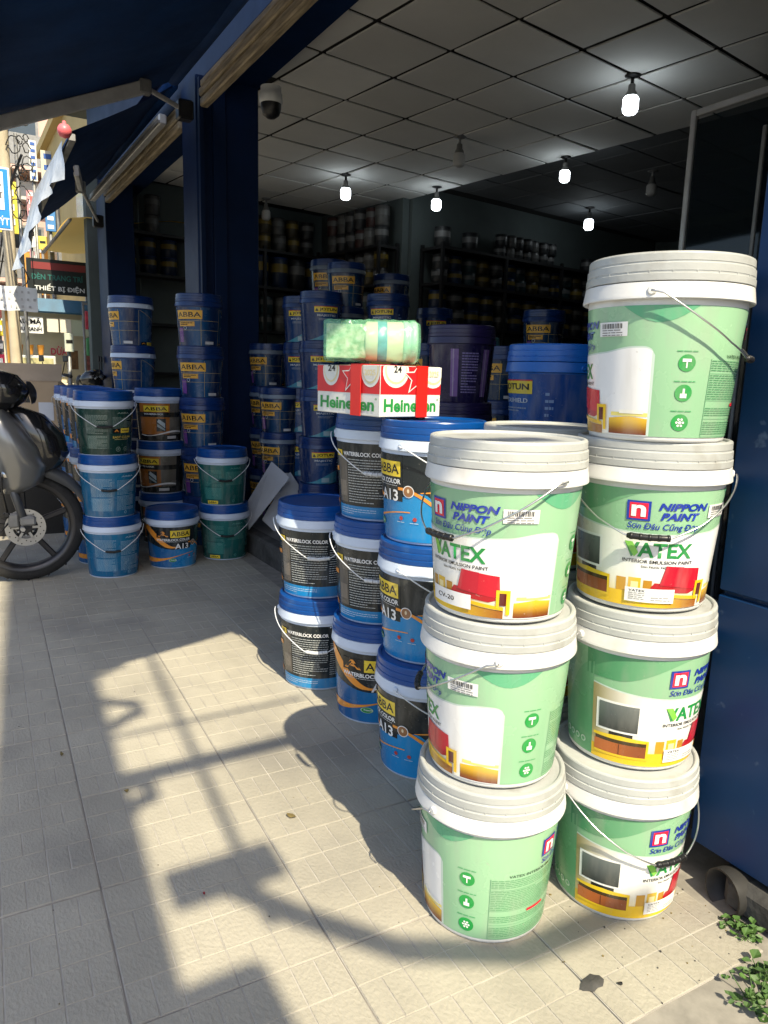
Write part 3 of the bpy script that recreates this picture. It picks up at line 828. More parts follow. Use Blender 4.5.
# walls
def wall(xp0, yp0, xp1, yp1, z0=FZ, z1=3.6, th=.10, name='wall', mt=None):
    a, c = rm2w(xp0, yp0), rm2w(xp1, yp1); d = c - a
    b = MB(); b.box(((a + c) / 2 + Vector((0, 0, (z0 + z1) / 2))), (d.length, th, z1 - z0), mt or M_WALL, rz=math.atan2(d.y, d.x)); return sp(b, name)
wall(2.75, 8.90, 6.05, 8.90); wall(5.95, 7.11, 5.95, 8.84); wall(6.01, 7.11, 11.2, 7.11); wall(11.2, 7.0, 11.2, -1.4); wall(1.5, -1.45, 11.2, -1.45)
wall(1.85, -1.36, 1.78, .35)
b = MB(); b.box((6.9, 4.1, 4.3), (11.4, 12.9, .18), M_WALL); sp(b, 'roof_slab')
for (xx, yy, lx, ly) in ((12.5, 4.1, .12, 12.6), (6.9, -2.2, 11.2, .12), (7.6, 10.45, 9.8, .12)):
    sp(MB().box((xx, yy, 2.05), (lx, ly, 4.3), M_WALL), 'outer_wall')
sp(MB().box((2.5, 9.75, 2.1), (.9, 1.2, 4.2), M_WALL), 'outer_wall')
# suspended ceiling
cgrid = MB()
def xp_front(yp): return (1.88 + yp * math.sin(CA)) / math.cos(CA)
cp = [rm2w(xp_front(-1.3), -1.3, CZ + .022), rm2w(6.08, -1.3, CZ + .022), rm2w(6.08, 8.84, CZ + .022), rm2w(xp_front(8.84), 8.84, CZ + .022)]
cgrid.add([*cp, *[p + Vector((0, 0, .02)) for p in cp]], [(3, 2, 1, 0), (4, 5, 6, 7), (0, 1, 5, 4), (1, 2, 6, 5), (2, 3, 7, 6), (3, 0, 4, 7)], M_CGAP)
g = sp(cgrid, 'ceiling')
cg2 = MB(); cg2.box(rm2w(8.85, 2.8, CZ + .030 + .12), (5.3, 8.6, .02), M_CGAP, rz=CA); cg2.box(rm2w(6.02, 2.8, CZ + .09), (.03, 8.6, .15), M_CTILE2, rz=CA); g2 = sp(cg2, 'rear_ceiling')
DX, DY, PX0, PY0 = .612, .589, 3.577, 3.869
ct = MB().box((0, 0, 0), (DX - .030, DY - .030, .012), M_CTILE, bev=.004).mesh('ceiling_tile')
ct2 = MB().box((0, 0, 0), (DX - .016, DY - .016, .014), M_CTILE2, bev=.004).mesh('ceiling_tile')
def child_world(o, par):
    o.parent = par; o.matrix_parent_inverse = Matrix()   # parents of tiles sit at the world origin in mesh space
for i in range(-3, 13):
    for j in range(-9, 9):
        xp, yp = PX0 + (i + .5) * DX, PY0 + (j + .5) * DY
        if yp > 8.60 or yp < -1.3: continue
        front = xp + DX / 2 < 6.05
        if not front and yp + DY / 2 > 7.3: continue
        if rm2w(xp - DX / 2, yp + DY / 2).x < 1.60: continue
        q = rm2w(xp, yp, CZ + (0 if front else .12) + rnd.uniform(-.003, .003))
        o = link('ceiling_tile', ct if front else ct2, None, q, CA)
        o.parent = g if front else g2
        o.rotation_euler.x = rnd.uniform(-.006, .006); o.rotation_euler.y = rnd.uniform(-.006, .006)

# hanging bulbs
def bulb(px, py, lit, label, z=CZ, s=1.0):
    q = on_z(px, py, z)
    e = thing('ceiling_bulb', label, 'light bulb', (q.x, q.y, z - .02), group='bulbs hanging from the shop ceiling'); e.scale = (s,) * 3
    MB().lathe([(.055, .02), (.055, .008), (.030, -.002), (.012, -.004), (.012, -.05)], M_BLACK if lit else M_ALU_D, 16, cap0=True).build('ceiling_rose', e)
    MB().lathe([(.020, -.045), (.024, -.05), (.026, -.085), (.038, -.105), (.042, -.125)], M_ALU_D, 18).build('socket', e)
    MB().lathe([(.043, -.125), (.053, -.140), (.054, -.200), (.050, -.222), (.036, -.236), (.015, -.241)], M_BULB if lit else M_BULB_OFF, 20).build('globe', e)
bulb(633, 74, True, 'largest lit white bulb hanging nearest, at upper right of ceiling')
bulb(346, 174, True, 'lit bulb at left of ceiling, between pillar and unlit bulb')
bulb(460, 136, False, 'unlit bulb hanging in the middle of the pale ceiling')
bulb(437, 186, True, 'small lit bulb just below the unlit middle bulb, before the rear wall')
bulb(566, 156, True, 'small lit bulb at the edge of the dark rear ceiling', s=.9)
bulb(590, 207, True, 'small lit bulb deepest in the shop, low under the dark rear ceiling', CZ + .12, 1.1)
bulb(266, 198, False, 'unlit bulb at far left of ceiling beside the navy pillar')
bulb(653, 170, False, 'dim unlit bulb under the dark rear ceiling at right', CZ + .12)

# dome camera under the beam
q = at_y(271, 92, 3.95)
e = thing('security_camera', 'white and black dome security camera under the navy beam', 'security camera', (q.x, q.y, 2.61))
MB().lathe([(.055, 0), (.055, -.03), (.060, -.035), (.062, -.075), (.055, -.082)], mat('camera_shell', (.55, .56, .55), .4), 20).build('housing', e)
MB().lathe([(.055, -.082), (.054, -.105), (.044, -.135), (.022, -.152), (.003, -.156)], M_BLACK, 20, cap1=False).build('dome', e)

# aluminium framed glass partition inside
e = thing('glass_partition', 'aluminium framed dark glass panel inside the shop at upper right', 'glass panel', (2.9, 2.3, FZ))
MB().box((0, 0, 1.09), (.03, .026, 2.18), M_ALU, bev=.004).build('post', e)
MB().box((0, -1.52, 1.09), (.03, .026, 2.18), M_ALU, bev=.004).build('post', e)
MB().box((0, -.76, 2.166), (.028, 1.494, .028), M_ALU, bev=.004).build('top_rail', e)
MB().box((0, -.76, .03), (.038, 1.475, .06), M_ALU, bev=.004).build('bottom_rail', e)
MB().box((0, -.76, 1.095), (.006, 1.49, 2.09), M_GLASS).build('pane', e)
MB().box((-.03, -.36, 1.05), (.012, .018, 1.95), M_ALU_D, bev=.003).build('edge_strip', e)

# shelving along the walls with cans
def shelf_unit(label, xp0, xp1, yp, depth, boards, ztop):
    a, c = rm2w(xp0, yp), rm2w(xp1, yp); L = xp1 - xp0
    e = thing('wall_shelf', label, 'shelf', (a.x, a.y, FZ), CA)
    n = max(2, int(L / .9) + 1)
    for k in range(n):
        for dy in (.02, depth - .02):
            MB().box((L * k / (n - 1), -dy, (ztop - FZ) / 2), (.035, .035, ztop - FZ), M_SHELF).build('upright', e)
    for z in boards:
        MB().box((L / 2, -depth / 2, z - FZ - .018), (L + .04, depth, .032), M_SHELF).build('board', e)
    return e
shelf_unit('black steel shelf of cans along the far left wall', 2.95, 5.75, 8.82, .34, (.55, 1.10, 1.66, 2.21, 2.66), 2.70)
shelf_unit('dark shelf of cans along the rear side wall at right', 6.15, 10.6, 7.03, .40, (.60, 1.20, 1.75, 2.25, 2.66), 2.70)
shelf_unit('dark shelf behind the glass panel', 7.6, 9.6, 2.6, .36, (.7, 1.3, 1.9, 2.42), 2.46)
def shelf_turned(label, yp0, yp1, xp, depth, boards, ztop):
    a = rm2w(xp, yp0); L = yp1 - yp0
    e = thing('wall_shelf', label, 'shelf', (a.x, a.y, FZ), CA + math.pi / 2)
    for k in range(3):
        for dy in (.02, depth - .02): MB().box((L * k / 2, dy, (ztop - FZ) / 2), (.035, .035, ztop - FZ), M_SHELF).build('upright', e)
    for z in boards: MB().box((L / 2, depth / 2, z - FZ - .018), (L + .04, depth, .032), M_SHELF).build('board', e)
shelf_turned('dark shelf of cans on the side of the rear room, below the lit bulb', 7.15, 8.44, 5.88, .32, (.55, 1.10, 1.66, 2.21, 2.66), 2.70)
CANC = [(.11, .11, .105), (.010, .025, .07), (.06, .045, .015), (.025, .027, .03), (.06, .02, .018), (.02, .05, .06)]
can_cache = {}
def can(xp, yp, z, r, h, ci, label, group):
    key = (round(r, 3), round(h, 3), ci)
    if key not in can_cache:
        c = CANC[ci]; mt = mat('can_print_%d' % ci, c, .4, var=.5, scale=14)
        b = MB().lathe([(r * .96, 0), (r, .004), (r, h * .93), (r * .97, h * .95)], mt, 18).mesh('body')
        l = MB().lathe([(r * .985, h * .945), (r * 1.03, h * .95), (r * 1.03, h * .985), (r * .9, h), (r * .85, h * .985)], M_RIM if ci != 1 else M_LID_N, 18).mesh('lid')
        s = MB().lathe([(r * 1.012, h * .50), (r * 1.012, h * .78)], mat('can_stripe_%d' % ci, (.20, .14, .02) if ci in (1, 2) else (.13, .13, .13), .4), 18, cap0=False, cap1=False).mesh('stripe')
        can_cache[key] = (b, l, s)
    b, l, s = can_cache[key]; q = rm2w(xp, yp, z)
    e = thing('paint_can', label, 'paint can', q, rnd.uniform(0, 6), group)
    link('body', b, e); link('lid', l, e); link('stripe', s, e)
def can_row(xp0, xp1, yp, z, step, r, h, stack, cis, what, group):
    x = xp0; k = 0
    while x < xp1:
        for s_ in range(stack): can(x + rnd.uniform(-.01, .01), yp + rnd.uniform(-.02, .02), z + .003 + s_ * h * .985, r, h, cis[(k + s_ // 2) % len(cis)], what, group)
        x += step; k += 1
can_row(3.12, 3.5, 8.64, 2.66, .3, .085, .21, 2, (0,), 'pale can of the stacked pair on top shelf, seen between the navy pillars', 'pale cans between the pillars')
can_row(3.12, 3.8, 8.64, 2.21, .24, .095, .20, 2, (1,), 'navy can on the second shelf, seen between the navy pillars', 'navy cans between the pillars')
can_row(4.02, 5.7, 8.64, 2.66, .215, .088, .21, 2, (2, 0, 2, 3), 'can in the stacked rows on top of the far left wall shelf', 'cans on top of the far shelf')
can_row(4.02, 5.7, 8.64, 2.21, .27, .115, .38, 1, (1, 1, 3), 'larger can on the second board of the far left wall shelf', 'cans on the second board')
can_row(4.02, 5.7, 8.64, 1.66, .22, .088, .22, 2, (0, 5, 0), 'can in the pale rows on the third board of the far left shelf', 'cans on the third board')
def can_col(yp0, yp1, xp, z, step, r, h, stack, cis, what, group):
    y = yp0; k = 0
    while y < yp1:
        for s_ in range(stack): can(xp + rnd.uniform(-.02, .02), y, z + .003 + s_ * h * .985, r, h, cis[(k + s_) % len(cis)], what, group)
        y += step; k += 1
can_col(7.28, 8.40, 5.72, 2.66, .20, .088, .235, 2, (3, 0, 4, 3), 'can in the top rows on the turned shelf below the lit bulb', 'cans atop the turned shelf')
can_col(7.28, 8.40, 5.72, 2.21, .20, .088, .20, 2, (3, 2, 0, 3), 'can on the second board of the turned shelf', 'cans on second board of turned shelf')
can_col(7.28, 8.40, 5.72, 1.66, .22, .095, .24, 2, (0, 3, 5), 'can on the third board of the turned shelf', 'cans on third board of turned shelf')
can_row(4.02, 5.5, 8.64, 1.10, .26, .11, .26, 1, (1, 3), 'can low on the fourth board of the far left wall shelf', 'cans on the fourth board')
can_row(6.3, 10.4, 6.85, 1.20, .30, .12, .30, 1, (3, 1, 0), 'dark can on the fourth board of the rear side shelf', 'cans on fourth board of rear shelf')
can_row(6.3, 7.25, 6.85, 2.66, .5, .10, .24, 1, (3,), 'lone dark can on top of the rear shelf', 'lone cans on the rear shelf')
can_row(7.35, 8.45, 6.85, 2.66, .165, .078, .15, 2, (3, 0, 3), 'dark can in the double row on top of the rear side shelf', 'cans on top of the rear shelf')
can_row(9.2, 10.4, 6.85, 2.66, .2, .09, .2, 1, (3, 1), 'dark can at deep end on top of the rear side shelf', 'deep cans on the rear shelf')
can_row(6.3, 10.4, 6.85, 2.25, .24, .10, .17, 2, (3, 1, 5, 2), 'dark can on the second board of the rear side shelf', 'cans on second board of rear shelf')
can_row(6.3, 10.4, 6.85, 1.75, .27, .11, .21, 2, (1, 3, 1), 'dark can on the third board of the rear side shelf', 'cans on third board of rear shelf')
can_row(7.75, 9.5, 2.42, 2.42, .26, .095, .22, 2, (3, 0), 'can stacked on the shelf behind the glass panel', 'cans behind the glass panel')
# ================================================================== AWNINGS
def bar(mb, a, c, w_, h_, mt, T, groove=True):
    a, c = Vector(a), Vector(c); d = c - a
    q = d.to_track_quat('X', 'Z').to_matrix().to_4x4()
    TT = T @ Matrix.Translation((a + c) / 2) @ q
    mb.box((0, 0, 0), (d.length, w_, h_), mt, bev=.005, T=TT)
    if groove:
        for s in (-1, 1): mb.box((0, -w_ / 2, s * h_ * .26), (d.length * .99, .008, h_ * .16), mt, T=TT)
def awning(label, x_in, z_in, x_out, z_out, y0, y1, drop, name='awning', roll=True, fall=0.0):
    e = thing(name, label, 'awning', (x_in, y0, 0))
    T = Matrix.Translation((-x_in, -y0, 0))
    nx, ny = 14, 40
    vs, fs = [], []
    r2 = random.Random(3)
    for j in range(ny + 1):
        for i in range(nx + 1):
            s = i / nx; y = y0 + (y1 - y0) * j / ny
            sag = -.022 * math.sin(math.pi * s) * (1 + .5 * math.sin(y * 1.7)) + .006 * math.sin(y * 5.3 + s * 4)
            vs.append((x_in + (x_out - x_in) * s, y, z_in + (z_out - z_in) * s + sag - fall * s * (y - y0) / (y1 - y0)))
    n1 = nx + 1
    for j in range(ny):
        for i in range(nx): fs.append((j * n1 + i, j * n1 + i + 1, (j + 1) * n1 + i + 1, (j + 1) * n1 + i))
    k = len(vs); vs += [(v[0], v[1], v[2] + .004) for v in vs]; fs += [tuple(k + q for q in reversed(f)) for f in fs]
    b = MB(); b.add(vs, fs, M_FABRIC, T, True); b.build('fabric', e)
    # scalloped valance
    vs, fs = [], []
    n = 60
    for j in range(n + 1):
        y = y0 + (y1 - y0) * j / n
        zl = z_out - drop * (.94 + .06 * math.sin(y * 3.1))
        fo = fall * (y - y0) / (y1 - y0)
        vs += [(x_out + .006 * math.sin(y * 6), y, z_out - .004 - fo), (x_out + .012 * math.sin(y * 5 + 1), y, zl - fo)]
    for j in range(n): fs.append((2 * j, 2 * j + 2, 2 * j + 3, 2 * j + 1))
    k = len(vs); vs += [(v[0] - .003, v[1], v[2]) for v in vs]; fs += [tuple(k + q for q in reversed(f)) for f in fs]
    b = MB(); b.add(vs, fs, M_FABRIC, T, True); b.build('valance', e)
    b = MB(); bar(b, (x_out + .02, y0, z_out - .02), (x_out + .02, y1, z_out - .02 - fall), .045, .05, M_ALU_D, T, False); b.build('front_rail', e)
    if roll:
        b = MB(); b.tube([(x_in, y0 + .02, z_in + .01), (x_in, y1 - .02, z_in + .01)], .045, M_FABRIC, 14, T); b.build('roller', e)
    return e, T
aw1, T1 = awning('large navy fabric awning over the pavement, near, filling upper left', 1.44, 3.02, .20, 2.49, .60, 5.32, .20)
def arms(e, T, sh, el, ha):
    b = MB(); bar(b, el, ha, .035, .075, M_ALU, T); b.build('arm', e)
    b = MB(); bar(b, sh, el, .022, .028, M_ALU, T, False); b.build('arm', e)
    MB().box(el, (.07, .06, .085), M_ALU_D, bev=.008, T=T).build('elbow_joint', e); MB().box(sh, (.10, .09, .12), M_BLACK, bev=.01, T=T).build('wall_bracket', e)
arms(aw1, T1, (1.47, 5.16, 2.80), at_y(145, 87, 5.0), (.27, 4.98, 2.435))
arms(aw1, T1, (1.47, .85, 2.80), (1.19, .72, 2.84), (.27, .70, 2.45))
# weathered channels below the rollers
def channel(y0, y1, label):
    e = thing('awning_channel', label, 'rail', (1.585, y0, 2.865))
    for dz, dx, hh in ((.10, .0, .045), (.045, -.012, .05), (-.015, -.004, .055)):
        MB().box((dx, (y1 - y0) / 2, dz), (.055, y1 - y0, hh), M_CHANNEL, bev=.008).build('strip', e)
    return e
channel(.62, 5.10, 'weathered beige metal channel under the near awning, along the navy beam')
channel(5.62, 8.5, 'weathered beige metal channel under the far awning, beyond the navy pillar')
aw2, T2 = awning('smaller far navy awning beyond the pillar, above the stacked buckets', 1.52, 3.10, .82, 2.66, 5.62, 8.60, .05, fall=.15)
b = MB(); b.box((1.44, 7.05, 2.86), (.06, 2.9, .07), M_ALU, bev=.01, T=T2); b.box((1.41, 7.05, 2.84), (.02, 2.9, .02), M_ALU_D, T=T2); b.build('cassette', aw2)
arms(aw2, T2, (1.47, 8.42, 2.62), (1.0, 6.4, 2.50), (.90, 5.9, 2.50))

# ================================================================== PAIL STACKS IN FRONT
g = 'green paint buckets in the front stacks'
RP = [(1.237, 1.005), (1.255, 1.015), (1.253, 1.021), (1.232, 1.002)]
RN = ('bottom', 'second from the ground', 'third from the ground', 'top')
RV = [('vatex_tag', 54, -10), ('vatex_tag', 56, 170), ('vatex_tag', 13, -10), ('vatex', -89.5, 170)]
RT = ['white and green paint bucket, bottom of the tallest front stack, grip hanging at right', 'white and green paint bucket with television picture, second from ground in tallest front stack',
      'white and green paint bucket with sofa and television picture, third from ground in tallest stack', 'white and green paint bucket on top of the tallest front stack']
for k in range(4):
    pail(RV[k][0], *RP[k], k * .339, RT[k], RV[k][1], RV[k][2], g)
FP = [(.937, 1.099), (.940, 1.106), (.935, 1.104)]
FV = [('vatex', -122, -12), ('vatex', -76, -12), ('vatex_cv', -38, -10)]
FT = ['white and green paint bucket showing small print, bottom of the front stack of three', 'white and green paint bucket, middle of the front stack of three', 'white and green paint bucket with CV-20 sticker on top of the front stack of three']
for k in range(3): pail(FV[k][0], *FP[k], k * .339, FT[k], FV[k][1], FV[k][2], g)
for k in range(3): pail('vatex', 1.275, 1.365, k * .339, 'grey lidded bucket behind the two green front stacks, %s of its stack' % ORD3[k], 30, 170, g)
g = 'blue lidded waterproofing buckets in the front row'
for k, q in enumerate([(1.156, 1.664), (1.170, 1.69), (1.180, 1.715)]):
    pail('a13', *q, k * .335, 'blue and black bucket with yellow logo and orange arc, %s of stack beside green buckets' % ORD3[k], -74, 130, g)
A2 = [('a13', -8, 175), ('a13w', 170, -172), ('a13w', 165, -170)]
A2T = ['blue lidded bucket with orange sweep and A13 lettering, bottom of the middle black stack', 'blue lidded bucket with A13 over small print, middle of the stack under the beer carton', 'blue lidded bucket of small print directly under the left end of the beer carton']
for k, q in enumerate([(1.196, 2.027), (1.205, 2.045), (1.215, 2.065)]): pail(A2[k][0], *q, k * .335, A2T[k], A2[k][1], A2[k][2], g)
for k, q in enumerate([(1.139, 2.357), (1.145, 2.385)]):
    pail('a13w', *q, k * .335, 'blue lidded bucket of small print, %s of the two-high stack in front of shop step' % ('bottom', 'top')[k], 168, -172 + 4 * k, g)

# ---- stacks by the far pillar
g = 'blue lidded buckets stacked beside the scooter'
LK = ['teal', 'teal', 'easy']
LT_ = ['teal bucket of small print on the pavement, bottom of stack beside scooter wheel', 'teal bucket of small print, middle of stack beside scooter wheel', 'dark green bucket with yellow logo, top of stack beside scooter wheel']
for k, q in enumerate([(.736, 4.177), (.726, 4.165), (.716, 4.16)]): pail(LK[k], *q, k * .335, LT_[k], 12, -12, g)
RW = ('second', 'third', 'last')
for r_ in range(3):
    for k in range(3):
        pail('a13', .73 + .005 * r_, 4.17 + .33 * (r_ + 1), k * .335, 'blue lidded bucket with orange sweep, %s of the %s stack behind teal buckets' % (ORD3[k], RW[r_]), 20 + 11 * k, 160, g)
pail('a13', 1.082, 4.236, 0, 'single blue and orange A13 bucket on pavement between teal and green stacks', 3, 178, g)
for k, q in enumerate([(1.418, 4.302), (1.410, 4.302)]): pail('green', *q, k * .335, 'green bucket of small print, %s of the pair by the shop step' % ('lower', 'upper')[k], 4, 2, g)
for k in range(3): pail('orange', 1.185 - .004 * k, 4.86, k * .335, 'black and orange bucket, %s of stack behind the single A13 bucket' % ORD3[k], (0, -22, 6)[k], None, g)
O5 = ('bottom', 'second from ground', 'third from ground', 'second from top', 'top')
for k in range(5): pail('navy', 1.115 - .006 * k, 5.20, k * .318, 'navy bucket with gold lines and pale rim, %s of tall stack at left' % O5[k], -44, None, g, .95)
for k in range(5): pail('navy_dark', 1.425 - .004 * k, 4.72, k * .318, 'navy bucket with orange logo, %s of tall stack against the pillar' % O5[k], -4 + 5 * (k % 2), None, g, .95)

# ---- inside the shop
g = 'buckets stacked inside the shop'
def stack(px, depth, n, kind, what, view=0, s=.90, base=FZ):
    x, y = at_depth(px, depth)
    for k in range(n):
        nm = 'top' if k == n - 1 else ('bottom' if k == 0 else '%s from the floor' % ('second', 'third', 'fourth', 'fifth', 'sixth')[k - 1])
        pail(kind, x + rnd.uniform(-.006, .006), y + rnd.uniform(-.006, .006), base + k * .335 * s, 'navy bucket %s, %s' % (what, nm), view + rnd.uniform(-6, 6), None, g, s)
stack(321, 4.7, 5, 'jotun', 'with JOTUN sign in foremost stack behind the pale boards', 10)
stack(303, 5.05, 5, 'jotun', 'with JOTUN sign in stack left of the foremost one', -10)
stack(386, 4.75, 5, 'jotun', 'with JOTUN sign in stack behind the beer carton', -20)
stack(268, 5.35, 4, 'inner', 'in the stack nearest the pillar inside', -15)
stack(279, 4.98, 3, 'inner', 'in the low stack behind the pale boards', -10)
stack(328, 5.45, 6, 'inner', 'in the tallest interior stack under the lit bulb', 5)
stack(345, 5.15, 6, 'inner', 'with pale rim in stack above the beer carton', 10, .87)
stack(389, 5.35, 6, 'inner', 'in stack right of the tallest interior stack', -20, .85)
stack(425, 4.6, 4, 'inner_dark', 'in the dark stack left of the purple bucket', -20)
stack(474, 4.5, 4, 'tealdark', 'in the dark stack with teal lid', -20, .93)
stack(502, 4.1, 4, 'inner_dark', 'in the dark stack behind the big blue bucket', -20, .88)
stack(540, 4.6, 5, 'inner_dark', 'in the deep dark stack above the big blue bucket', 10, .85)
stack(432, 5.6, 5, 'jotun', 'with JOTUN sign, deep stack before rear shelf', 10, .9)
x, y = at_depth(460, 3.0)
for k in range(4): pail('purple', x, y, FZ + k * .302, 'purple bucket, %s of stack right of the beer carton' % O5[(0, 1, 3, 4)[k]], -12, None, g, .90)
x, y = at_depth(548, 2.36)
for k in range(3): pail('jotashield', 1.775, 1.86, FZ + k * .372, 'big bright blue bucket, %s of stack behind the green buckets' % ORD3[k], -62, None, g, 1.11)
# pale boards leaning by the step
def board(label, corners, th=.006):
    c = [Vector(p) for p in corners]; nrm = (c[1] - c[0]).cross(c[3] - c[0]).normalized() * th
    b = MB(); b.add([*c, *[p + nrm for p in c]], [(3, 2, 1, 0), (4, 5, 6, 7), (0, 1, 5, 4), (1, 2, 6, 5), (2, 3, 7, 6), (3, 0, 4, 7)], M_CARDW)
    o = b.build('pale_board'); tag(o, label, 'board'); return o
board('upper pale grey board leaning beside the green buckets', [at_y(246, 505, 4.45), at_y(249, 530, 4.30), at_y(290, 478, 4.42), at_y(272, 462, 4.55)])
board('lower pale grey board leaning behind the upper one by the step', [at_y(262, 520, 4.42), at_y(279, 536, 4.30), at_y(303, 492, 4.50), at_y(290, 472, 4.62)])

# ---- beer carton
RED, BG, BW = mat('carton_red', (.62, .015, .02), .45), mat('carton_green', (.02, .26, .05), .45), mat('carton_white', (.74, .74, .70), .5, var=.06, scale=9)
cr = R(6)
bx = thing('beer_carton', 'red and white beer carton with red tape on top of black buckets', 'carton', (1.012, 1.735, 1.0135), cr)
LW, LD, LH = .216, .325, .140
MB().box((LW / 2, LD / 2, LH / 2), (LW, LD, LH), BW, bev=.002).build('box', bx)
b = MB(); GOLD = mat('carton_gold', (.72, .62, .35), .4)
def face(o, u, n, W):      # prints on one upright side: o corner, u along, n outward
    o, u, n = Vector(o), Vector(u), Vector(n); Z = Vector((0, 0, 1))
    def rect(a0, a1, z0, z1, mt, k=1): b.add([o + u * a0 + Z * z0 + n * .0006 * k, o + u * a1 + Z * z0 + n * .0006 * k, o + u * a1 + Z * z1 + n * .0006 * k, o + u * a0 + Z * z1 + n * .0006 * k], [(0, 1, 2, 3)], mt)
    def disc(a, z, r, mt, k):
        pts = [(a + r * math.cos(t * math.pi / 12), z + r * math.sin(t * math.pi / 12)) for t in range(24)]
        pts = [(min(max(p, .001), W - .001), min(max(q, .062), LH - .001)) for p, q in pts]
        b.add([o + u * p + Z * q + n * .0006 * k for p, q in pts], [tuple(range(24))], mt)
    rect(.001, W - .001, .062, LH - .001, RED)
    for a in (.24 * W, .86 * W): disc(a, .125, .045, BW, 2); disc(a, .128, .038, GOLD, 3); disc(a, .129, .034, BW, 4)
    a, z = .58 * W, .108
    for r0, mt, k in ((.052, BW, 5), (.043, RED, 6)):
        st = [(a + (r0 if t % 2 == 0 else r0 * .42) * math.sin(t * math.pi / 5), z + (r0 if t % 2 == 0 else r0 * .42) * math.cos(t * math.pi / 5)) for t in range(10)]
        st = [(p, min(q, LH - .001)) for p, q in st]
        b.add([o + u * a + Z * z + n * .0006 * k] + [o + u * p + Z * q + n * .0006 * k for p, q in st], [(0, 1 + (t + 1) % 10, 1 + t) for t in range(10)], mt)
    text_flat(b, '24', o + u * .20 * W + Z * .122 + n * .004, u * .12 * W, Z * .018, M_BLACK)
    text_flat(b, '2025', o + u * .78 * W + Z * .112 + n * .004, u * .16 * W, Z * .016, GOLD)
    text_flat(b, 'Heineken', o + u * .06 * W + Z * .014 + n * .0012, u * .86 * W, Z * .036, BG, .03)
    text_flat(b, '®', o + u * .93 * W + Z * .045 + n * .0012, u * .03 * W, Z * .006, BG, .01)
face((0, 0, 0), (1, 0, 0), (0, -1, 0), LW)
face((0, LD, 0), (0, -1, 0), (-1, 0, 0), LD)
b.build('printed_side', bx)
b = MB(); TP = mat('red_tape', (.66, .02, .015), .3)
b.box((LW * .66, -.0052, LH / 2), (.040, .002, LH + .002), TP); b.box((LW * .66, LD / 2, LH + .001), (.040, LD + .012, .0016), TP)
b.box((-.0052, LD * .34, LH / 2), (.002, .050, LH + .002), TP); b.box((LW / 2, LD * .34, LH + .0025), (LW + .012, .050, .0016), TP)
b.build('tape', bx)
# ---- parcel in green film
pk = thing('green_film_parcel', 'parcel wrapped in shiny pale green plastic film on the beer carton', 'parcel', (1.085, 1.875, 1.0135 + LH + .0065), R(-28))
GF = mat('green_plastic_film', (.30, .80, .50), .08, alpha=.30, bump=.6, bscale=34, spec=1.0)
GF2 = mat('checked_wrapper', (.60, .62, .46), .3, var=.6, scale=48, col2=(.14, .26, .10))
JAR = mat('cream_jar', (.72, .70, .48), .4, var=.12, scale=8); JARG = mat('pale_green_jar_lid', (.42, .70, .50), .35)
TX = Matrix.Translation((0, 0, .062)) @ Matrix.Rotation(R(90), 4, 'Y')
MB().lathe([(.050, -.04), (.056, -.035), (.057, .065), (.054, .068)], JAR, 32, TX).build('jar', pk)
jl = MB().lathe([(.054, .068), (.059, .070), (.059, .082), (.056, .084), (.056, .090), (.0595, .092), (.0595, .104), (.054, .110), (.045, .108)], JARG, 32, TX).build('jar_lid', pk)
b = MB(); b.lathe([(.0576, -.005), (.0576, .022)], mat('jar_label_blue', (.10, .32, .50), .4, var=.5, scale=40), 32, TX, False, False); b.build('jar_label', pk)
rr_ = random.Random(5)
vs = []
for i in range(40):
    s = i / 39; x = -.158 + .275 * s
    ring = []; q_ = smooth(-.07, -.03, x)
    for k in range(48):
        a = 2 * math.pi * k / 48; ca_, sa_ = math.cos(a), math.sin(a); m_ = max(abs(ca_), abs(sa_)) ** .85
        cr_ = .0014 * math.sin(a * 11 + s * 30) + .0012 * math.sin(a * 19 - s * 43) + .0012 * math.sin(s * 70 + a * 4)
        ry = (.050 / m_ * (1 - q_) + .0612 * q_) + cr_; rz_ = (.058 / m_ * (1 - q_) + .0612 * q_) + cr_
        f_ = 1.0 - (.10 if i == 0 else 0) - (.08 * (i - 37) if i > 37 else 0)
        ring.append((x, ry * ca_ * f_, .0620 + rz_ * sa_ * f_))
    vs.append(ring)
MB().loft(vs, GF).build('film', pk)
vs = []
for i in range(13):
    s = i / 12; x = -.150 + .112 * s; hw = .042; hh = .049
    ring = []
    for k in range(32):
        a = 2 * math.pi * k / 32; ca_, sa_ = math.cos(a), math.sin(a); m_ = max(abs(ca_), abs(sa_)) ** .85
        ring.append((x, hw * ca_ / m_, .0600 + hh * sa_ / m_))
    vs.append(ring)
MB().loft(vs, GF2, smooth=False).build('square_pack', pk)

